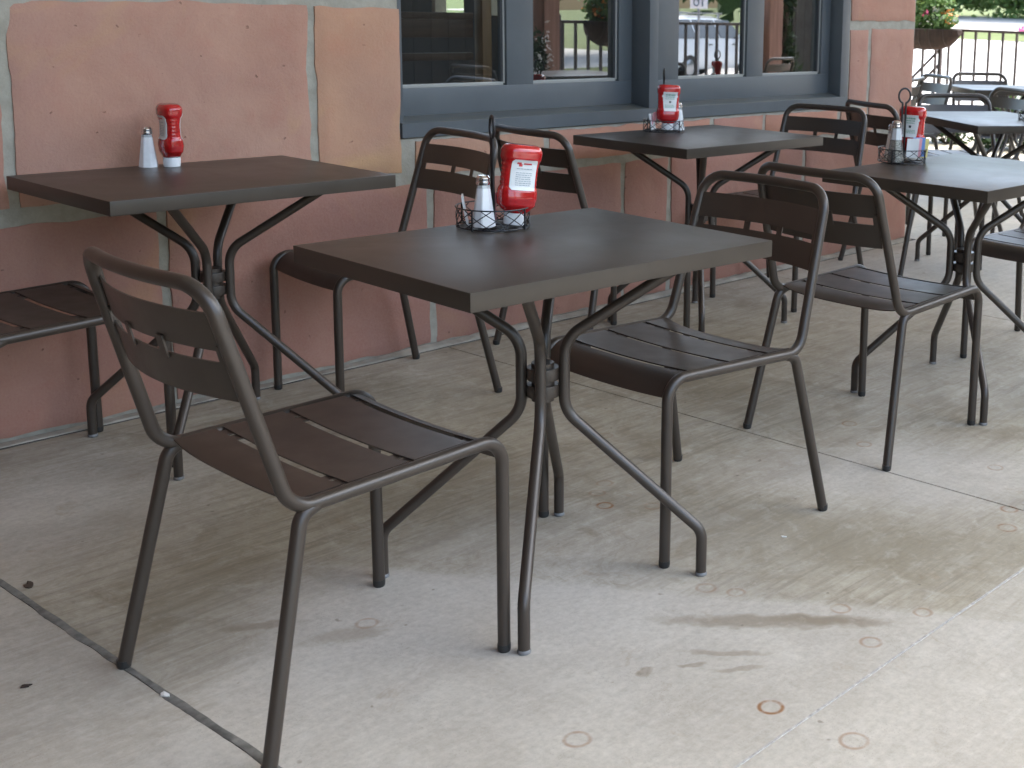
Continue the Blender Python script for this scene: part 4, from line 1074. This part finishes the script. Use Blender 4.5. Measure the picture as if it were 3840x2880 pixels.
# parked car, bicycle and sign, all behind the viewer and mirrored in the panes ---
CARW = simple('white_car_paint', (0.72, 0.74, 0.76), 0.22, spec=0.5, coat=0.6)
CARG = simple('dark_car_glass', (0.02, 0.028, 0.035), 0.06, spec=0.8)
TYRE = simple('tyre_rubber', (0.02, 0.02, 0.02), 0.75); RIM = simple('alloy_rim', (0.45, 0.46, 0.48), 0.3, 0.9)
LAMP = simple('headlamp_glass', (0.55, 0.58, 0.6), 0.1); LAMPR = simple('tail_lamp_red', (0.35, 0.02, 0.02), 0.2)
def car(label, loc, deg):
    t = thing('parked_car', label, 'car', loc, R(deg))
    # stations along x (rear -2.3 .. front 2.3): z belt / roof, half widths
    st = [(-2.32, .55, .80, .86, .86, .70), (-2.26, .40, .98, 1.10, .89, .74), (-2.15, .34, 1.02, 1.42, .91, .70), (-1.9, .30, 1.03, 1.56, .92, .66), (-1.0, .28, 1.02, 1.62, .93, .65), (0.0, .28, 1.01, 1.61, .93, .64), (.55, .28, 1.0, 1.52, .93, .62), (1.0, .28, .99, 1.22, .93, .66), (1.28, .30, .97, 1.0, .92, .78), (1.9, .32, .90, .93, .90, .74), (2.18, .36, .80, .82, .86, .66), (2.30, .44, .66, .68, .78, .58)]
    bm = bmesh.new(); rg = []
    for x, zb, zm, zr, hw, rw in st:
        half = [(0, zb), (hw * .86, zb), (hw * .98, zb + .12), (hw, (zb + zm) / 2), (hw * .985, zm), (rw + (hw - rw) * .12, zr - .07 if zr - zm > .1 else zr - .01), (rw * .8, zr - .012), (0, zr)]
        rg.append([bm.verts.new((x, y, z)) for y, z in half] + [bm.verts.new((x, -y, z)) for y, z in half[-2:0:-1]])
    for A, B in zip(rg, rg[1:]):
        n = len(A)
        for k in range(n): bm.faces.new((A[k], A[(k + 1) % n], B[(k + 1) % n], B[k]))
    bm.faces.new(rg[0]); bm.faces.new(rg[-1][::-1]); obj('car_body', bm, CARW, t, 40)
    def pane(pts):
        bm = bmesh.new(); P = [Vector(p) for p in pts]; n = (P[1] - P[0]).cross(P[2] - P[0]).normalized()
        c = sum(P, Vector()) / len(P)
        if n.dot(c - Vector((0, 0, 1.0))) < 0: n = -n
        a = [bm.verts.new(p + n * .014) for p in P]; b = [bm.verts.new(p - n * .03) for p in P]; bm.faces.new(a); bm.faces.new(b[::-1])
        for k in range(len(P)): bm.faces.new((a[k], b[k], b[(k + 1) % len(P)], a[(k + 1) % len(P)]))
        return obj('car_window', bm, CARG, t, None)
    for s in (1, -1):
        for xa, xb, ta, tb in ((-1.98, -1.16, -1.85, -1.16), (-1.10, -.16, -1.10, -.16), (-.08, .92, -.08, .52)):
            pane([(xa, s * .905, 1.06), (xb, s * .915, 1.04), (tb, s * .690, 1.50), (ta, s * .695, 1.50)])
        for x in (-1.42, 1.42):
            w = obj('wheel', (lambda b: (lathe(b, [(.20, -.10), (.31, -.11), (.335, -.08), (.335, .08), (.31, .11), (.20, .10)], 28), b)[1])(bmesh.new()), TYRE, t)
            w.rotation_euler = (PI / 2, 0, 0); w.location = (x, s * .82, .335)
            o = obj('rim', (lambda b: (lathe(b, [(.06, -.113), (.19, -.105), (.21, -.09), (.21, .09), (.19, .105), (.06, .113)], 20), b)[1])(bmesh.new()), RIM, w)
        bm = bmesh.new(); box(bm, .62, .78, s * .94, s * 1.09, 1.02, 1.15, .03); obj('mirror', bm, CARW, t)
        bm = bmesh.new(); box(bm, -1.9, .4, s * .60 - .02, s * .60 + .02, 1.65, 1.69, .01); box(bm, -1.7, -1.62, s * .60 - .015, s * .60 + .015, 1.57, 1.65); box(bm, .2, .28, s * .60 - .015, s * .60 + .015, 1.55, 1.65); obj('roof_rail', bm, RIM, t)
        bm = bmesh.new(); box(bm, 2.08, 2.24, s * .60 - .16, s * .60 + .16, .66, .78, .03); obj('headlight', bm, LAMP, t)
        bm = bmesh.new(); box(bm, -2.33, -2.2, s * .72 - .08, s * .72 + .08, .90, 1.2, .02); obj('taillight', bm, LAMPR, t)
        for x in (-.3, .75):
            bm = bmesh.new(); box(bm, x - .32, x - .18, s * .925, s * .955, .88, .91, .008); obj('door_handle', bm, BLACKP, t)
    pane([(1.16, .70, 1.05), (1.16, -.70, 1.05), (.62, -.58, 1.49), (.62, .58, 1.49)]); pane([(-2.24, .66, 1.12), (-2.24, -.66, 1.12), (-2.05, -.60, 1.44), (-2.05, .60, 1.44)])
    return t
car('white estate car with roof rails parked across the street, mirrored in the third pane', (25.6, -18.75, gh(25.6, -18.75)), -6)

def bicycle(label, loc, deg):
    t = thing('bicycle', label, 'bicycle', loc, R(deg))
    for x in (-.52, .52):
        w = obj('wheel', (lambda b: (tube(b, [(.335 * math.cos(a), 0, .335 * math.sin(a)) for a in lin(0, 2 * PI * 35 / 36, 36)], .021, 8, closed=True), b)[1])(bmesh.new()), TYRE, t); w.location = (x, 0, .355)
        bm = bmesh.new()
        for k in range(14): a = k * PI / 7; tube(bm, [(0, .02 * (-1) ** k, 0), (.318 * math.cos(a), 0, .318 * math.sin(a))], .0018, 5)
        tube(bm, [(0, -.04, 0), (0, .04, 0)], .02, 10); obj('spokes', bm, RIM, w)
    bm = bmesh.new(); F_ = [(-.52, 0, .355), (-.08, 0, .30), (-.22, 0, .80), (.36, 0, .82), (.40, 0, .70), (.52, 0, .355)]
    for a, b in ((0, 1), (0, 2), (1, 2), (2, 3), (1, 4), (3, 4), (4, 5)): tube(bm, [F_[a], F_[b]], .016, 8)
    tube(bm, [F_[2], (-.25, 0, .92)], .013, 8); tube(bm, [F_[3], (.33, 0, .98)], .013, 8); obj('bicycle_frame', bm, BLACKP, t)
    bm = bmesh.new(); tube(bm, fillet([(.45, -.28, 1.0), (.36, -.2, 1.0), (.33, 0, .98), (.36, .2, 1.0), (.45, .28, 1.0)], .05), .013, 8); obj('handlebar', bm, BLACKP, t)
    bm = bmesh.new(); lathe(bm, [(.02, .92), (.08, .93), (.09, .955), (.05, .97)], 16, Matrix.Translation((-.27, 0, 0)) @ Matrix.Diagonal((1.5, 1, 1, 1))); obj('saddle', bm, BLACKP, t)
    bm = bmesh.new(); tube(bm, [(-.08, -.08, .30), (-.08, .08, .30)], .012, 8); tube(bm, [(-.08, .08, .30), (.02, .09, .16)], .009, 6); tube(bm, [(-.08, -.08, .30), (-.18, -.09, .44)], .009, 6); obj('crank', bm, RIM, t)
    return t
bicycle('dark bicycle parked on the lot, mirrored at the edge of the third pane', (17.6, -9.6, gh(17.6, -9.6)), 30)

t = thing('number_sign', 'small white sign reading 10 on a thin post, mirrored in the third pane', 'sign', (16.8, -10.85, gh(16.8, -10.85)), R(180 + 49))
g = gh(16.8, -10.85)
bm = bmesh.new(); tube(bm, [(0, .03, 0), (0, .03, 1.5 - g)], .022, 10); obj('post', bm, simple('galvanised_post', (.35, .36, .36), .5, .6), t)
bm = bmesh.new(); box(bm, -.15, .15, -.006, .006, 1.165 - g, 1.53 - g, .003); pl = obj('plate', bm, simple('white_sign_sheet', (.78, .80, .80), .4), t)
SIGNI = simple('slate_sign_ink', (.05, .09, .14), .5)
bm = bmesh.new(); box(bm, -.070, -.046, -.0095, -.0065, 1.205 - g, 1.325 - g); obj('digit_1', bm, SIGNI, pl, None)
bm = bmesh.new()
pts = [(.045 + .042 * math.cos(a), -.008, 1.265 - g + .055 * math.sin(a)) for a in lin(0, 2 * PI * 31 / 32, 32)]; tube(bm, pts, .0105, 6, closed=True); obj('digit_0', bm, SIGNI, pl, 60)
for i, (x, y, h, cr, m) in enumerate(((24, -36, 12, 6, LEAF), (34, -37, 13, 6.5, LEAFD), (14, -37, 12, 6, LEAFY), (46, -32, 15, 7.5, LEAF))):
    tree('street tree mirrored in the panes, %s' % ('mid green crown behind the car', 'dark crown farther along', 'yellowish crown over the lawn', 'tallest one past the car')[i], x, y, h, cr, 3600, m, 140 + i, .10)
for i, (x, y, w, h) in enumerate(((9.0, -26.0, 1.6, .5), (13.5, -26.5, 1.7, .6), (18, -27, 1.8, .6), (23.5, -29, 1.9, .7))):
    shrub('street_shrub', 'bushy shrub on the bank across the lot, %s' % ('the smallest', 'second in the row', 'third in the row', 'the one nearest the car')[i], 'shrub', (x, y), (w, w * .8, h), 900, .12, LEAF if i % 2 else LEAFD, 160 + i, group='shrubs on the bank across the lot')

# scraps on the slab
def scrap(name, label, x, y, r, h, mat, seed):
    rnd = random.Random(seed); bm = bmesh.new(); n = 9; top = []; bot = []
    for k in range(n):
        a = 2 * PI * k / n; q = r * rnd.uniform(.55, 1.15); top.append(bm.verts.new((q * math.cos(a) * 1.5, q * math.sin(a) * .8, h * rnd.uniform(.5, 1)))); bot.append(bm.verts.new((q * math.cos(a) * 1.55, q * math.sin(a) * .85, 0.0006)))
    c = bm.verts.new((0, 0, h)); 
    for k in range(n): bm.faces.new((top[k], top[(k + 1) % n], c)); bm.faces.new((bot[k], bot[(k + 1) % n], top[(k + 1) % n], top[k]))
    o = obj(name, bm, mat); o.location = (x, y, 0); o.rotation_euler = (0, 0, rnd.uniform(0, 3)); return tag(o, label, name.replace('_', ' '))
scrap('leaf_scrap', 'dark dried leaf scrap lying alone on the slab at the picture corner', 0.883, -1.373, .007, .004, simple('dry_leaf', (.035, .022, .015), .8), 1)
scrap('leaf_scrap', 'crumpled brown leaf bits caught on the wide floor joint', 1.062, -0.957, .011, .005, simple('brown_leaf', (.06, .042, .028), .8), 2)
scrap('paper_crumb', 'tiny white crumb lying on the wide floor joint', 1.026, -1.586, .008, .005, simple('white_crumb', (.7, .69, .66), .7), 3)
scrap('paper_crumb', 'tiny white crumb on the slab beyond the chair leg', 2.316, -1.983, .005, .003, bpy.data.materials['white_crumb'], 4)

# ------------------------------------------------------------------ light
SUN_EL, SUN_AZ = R(60), R(-24)       # azimuth of the sun, counter-clockwise from +x: beyond the open end of the patio
d = Vector((math.cos(SUN_EL) * math.cos(SUN_AZ), math.cos(SUN_EL) * math.sin(SUN_AZ), math.sin(SUN_EL)))
sun = bpy.data.lights.new('sun', 'SUN'); sun.energy = 0.6; sun.angle = R(12); sun.color = (1.0, 0.96, 0.90)
so = bpy.data.objects.new('sun', sun); link(so); so.rotation_euler = d.to_track_quat('Z', 'Y').to_euler()
w = bpy.data.worlds.new('World'); S.world = w; w.use_nodes = True
nt = w.node_tree; bg = nt.nodes['Background']
sky = nt.nodes.new('ShaderNodeTexSky'); sky.sky_type = 'NISHITA'; sky.sun_disc = False
sky.sun_elevation = SUN_EL; sky.sun_rotation = PI / 2 - SUN_AZ
sky.air_density = 1.0; sky.dust_density = 5.0; sky.ozone_density = 1.0
nt.links.new(sky.outputs[0], bg.inputs[0]); bg.inputs[1].default_value = 0.15

S.view_settings.view_transform = 'Standard'; S.view_settings.look = 'None'; S.view_settings.gamma = 1
S.view_settings.exposure = 2.85
S.view_settings.use_white_balance = True; S.view_settings.white_balance_temperature = 6300; S.view_settings.white_balance_tint = 3
S.cycles.use_denoising = True
S.cycles.max_bounces = 8; S.cycles.diffuse_bounces = 5; S.cycles.glossy_bounces = 4; S.cycles.transparent_max_bounces = 12
S.cycles.sample_clamp_indirect = 8
S.render.resolution_x = 1024; S.render.resolution_y = 768
